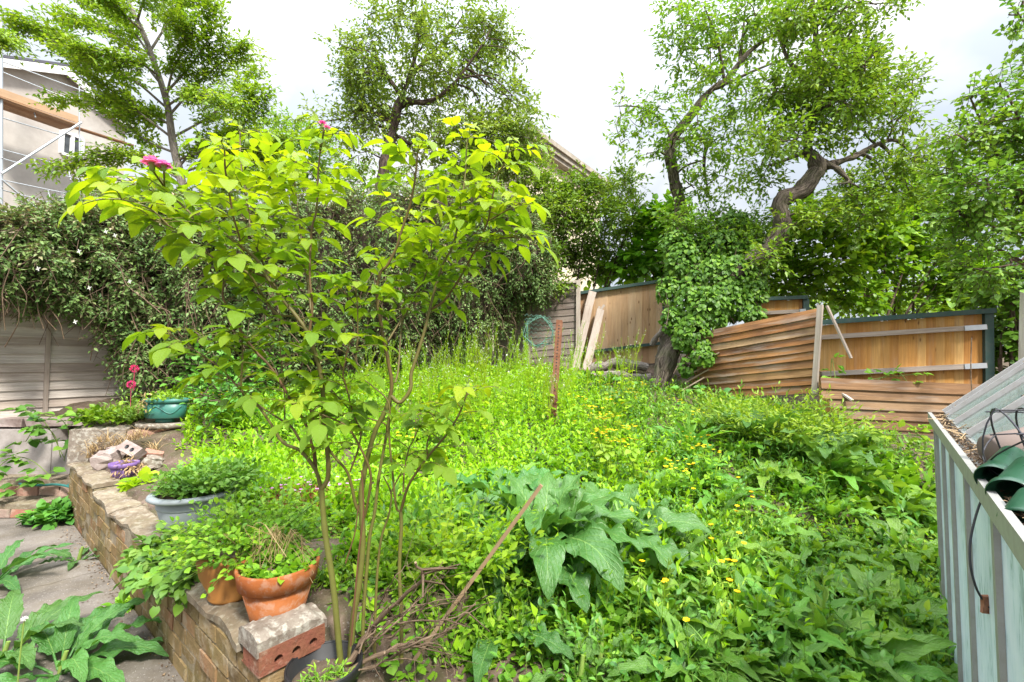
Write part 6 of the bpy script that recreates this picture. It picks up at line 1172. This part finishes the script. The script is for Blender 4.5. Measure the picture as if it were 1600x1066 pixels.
def bramble(label, stems, size=.085, leaf='cool', att=.5):
    b = stems[0][0]; o = thing('bramble', label, 'bramble', tuple(b)); ml, mt = MB(), MB()
    for pts in stems:
        c = cr(pts, 6); tube(mt, c-b, .004, 5, cap=False); i = np.arange(2, len(c), 2); t = nrm(np.gradient(c,axis=0))
        for q in i:
            d = nrm(t[q]*.3+rdir(1)[0]*A(1,1,.3)+UP*.2); e = c[q]+d*.08; sticks(mt, [c[q]-b],[e-b],.0018,.0015)
            for ang in (-1.1,0,1.1):
                sd = nrm(np.cross(d, UP)); F = d*math.cos(ang)+sd*math.sin(ang)-UP*.15; leaves(ml, [e-b], [F], [UP+rng.normal(0,.3,3)-A(0,.4,0)], size*(.8+.3*rng.random())*(1.1 if ang == 0 else .9), T_WIDE, np.array([np.clip(att+rng.normal(0,.2),0,1)]))
    ml.build('leaves', M[leaf], o); mt.build('stems', M['stem'], o)
bramble('large leaved bramble sprawling over the left block wall', [[P(100,715,5.1),P(70,660,5.),P(30,640,4.95),P(-15,645,4.9)],[P(95,715,5.1),P(85,680,5.),P(60,665,4.9),P(40,690,4.9)],[P(80,745,5.),P(50,720,4.95),P(20,715,4.9),P(-10,735,4.85)],[P(100,720,5.1),P(108,680,5.),P(95,655,4.95),P(70,648,4.9)],[P(90,740,5.),P(60,745,4.9),P(25,765,4.85),P(0,770,4.8)]], .12, 'cool', .45)
bramble('bramble shoots in front of the rotten logs left of the leaning trunk', [[hit(960,640),P(950,600,7.6),P(975,590,7.4),P(1000,610,7.2)],[hit(990,640),P(1010,600,7.2),P(1020,625,7.1)],[hit(930,640),P(920,610,7.8),P(900,600,7.7)]], .12, 'cool', .5)
bramble('bramble at the foot of the broken panel beside the leaning trunk', [[hit(1080,650),P(1070,610,6.4),P(1110,615,6.2),P(1150,625,6.)],[hit(1060,660),P(1040,630,6.5),P(1030,645,6.3)],[hit(1100,660),P(1140,635,6.),P(1180,640,5.8)]], .11, 'cool', .55)
bramble('pale leaved creeper climbing in front of the long orange fence', [[P(1300,660,5.6),P(1298,600,5.65),P(1300,560,5.7),P(1305,590,5.6)],[P(1330,600,5.6),P(1380,590,5.5),P(1430,585,5.45)],[P(1360,600,5.55),P(1400,582,5.5),P(1420,600,5.4)]], .085, 'vine', .5)
bramble('yellow green bramble against the low dark panel by the greenhouse', [[hit(1420,720),P(1405,690,4.6),P(1390,680,4.6),P(1440,680,4.5)],[hit(1440,720),P(1445,690,4.5),P(1420,670,4.5)],[hit(1400,730),P(1370,700,4.7),P(1350,690,4.7)]], .09, 'vine', .6)
mound('leafy_weed', 'tall lime weed thicket in front of the broken lap panel', P(1210,700,5.2)*A(1,1,0)+UP*float(H(*P(1210,700,5.2)[:2])), .62, .62, 420, 'weed', .07, 'weeds', T=T_LANCE, k=7, att=.55)
# bare seed heads above the docks
m = MB(); hh = thing('dry_stalk', 'thin dry stalk standing in front of the orange fence above the greenhouse', 'stalk', tuple(P(1520,640,4.6))); 
m = MB(); tube(m, cr([A(0,0,0), P(1517,580,4.6)-P(1520,640,4.6), P(1518,528,4.6)-P(1520,640,4.6)],4), .005, 5); m.build('stem', M['deadtwig'], hh)
# litter on path edge
m = MB(); n = 420; s = rng.random(n)*4.6; t = -np.abs(rng.normal(0,.06,n))-.01; p = C0+A3*s[:,None]+N3*t[:,None]+UP*.006; leaves(m, p, rdir(n)*A(1,1,.1), UP+rng.normal(0,.3,(n,3)), .008+.018*rng.random(n), T_FAR)
tag(m.build('litter', M['debris']), 'crumbs of soil and dead leaves along the foot of the brick wall', 'litter', kind='stuff')
# ================================================================== SKY, SUN, CAMERA
SUN_EL, SUN_AZ = 50., 150.          # azimuth from +Y towards +X: high sun behind the camera's right shoulder, veiled by cloud
w = bpy.data.worlds.new('World'); sc.world = w; w.use_nodes = True; nt = w.node_tree; nt.nodes.clear()
q = NT.__new__(NT); q.t = nt; q.out = nt.nodes.new('ShaderNodeOutputWorld')
sky = q.n('ShaderNodeTexSky', sky_type='NISHITA', sun_disc=False, sun_elevation=R_(SUN_EL), sun_rotation=R_(SUN_AZ))
gen = q.n('ShaderNodeTexCoord').outputs['Generated']; sx = q.n('ShaderNodeSeparateXYZ', {0: gen}); up = q.math('MAXIMUM', sx.outputs[2], 0.)
n1 = q.noise(q.scale(gen, (1,1,1.6)), 2.1, 5., .55, .3); cl = q.n('ShaderNodeMapRange', {0: n1, 1: .44, 2: .62}).outputs[0]
cc = q.mix(cl, (.82,.9,1.), (1.2,1.2,1.2)); lum = q.math('ADD', .385, q.math('MULTIPLY', q.math('POWER', up, 4.), 3.))
cloud = q.n('ShaderNodeVectorMath', {0: cc, 3: lum}, operation='SCALE').outputs[0]
b1 = q.n('ShaderNodeBackground', {'Color': sky.outputs[0], 'Strength': .08}); b2 = q.n('ShaderNodeBackground', {'Color': cloud, 'Strength': 1.})
q.t.links.new(q.n('ShaderNodeMixShader', {0: .9, 1: b1.outputs[0], 2: b2.outputs[0]}).outputs[0], q.out.inputs[0])
sl = bpy.data.lights.new('sun', 'SUN'); sl.energy = 3.2; sl.angle = R_(8); sl.color = (1,.96,.88); so = bpy.data.objects.new('sun', sl); COL.objects.link(so)
dv = A(math.sin(R_(SUN_AZ))*math.cos(R_(SUN_EL)), math.cos(R_(SUN_AZ))*math.cos(R_(SUN_EL)), math.sin(R_(SUN_EL)))
so.rotation_euler = Vector(dv).to_track_quat('Z', 'Y').to_euler()
cd = bpy.data.cameras.new('camera'); cam = bpy.data.objects.new('camera', cd); COL.objects.link(cam); cd.sensor_width = 36; cd.lens = 16.0; cd.clip_start = .02; cd.clip_end = 1000
cam.location = (0,0,EYE); cam.rotation_euler = (math.pi/2+PITCH,0,0); sc.camera = cam
sc.view_settings.view_transform = 'Standard'; sc.view_settings.look = 'None'; sc.view_settings.exposure = 1.22; sc.view_settings.gamma = 1.
cy = sc.cycles; cy.max_bounces = 10; cy.diffuse_bounces = 6; cy.glossy_bounces = 2; cy.transmission_bounces = 7; cy.transparent_max_bounces = 8; cy.use_denoising = True
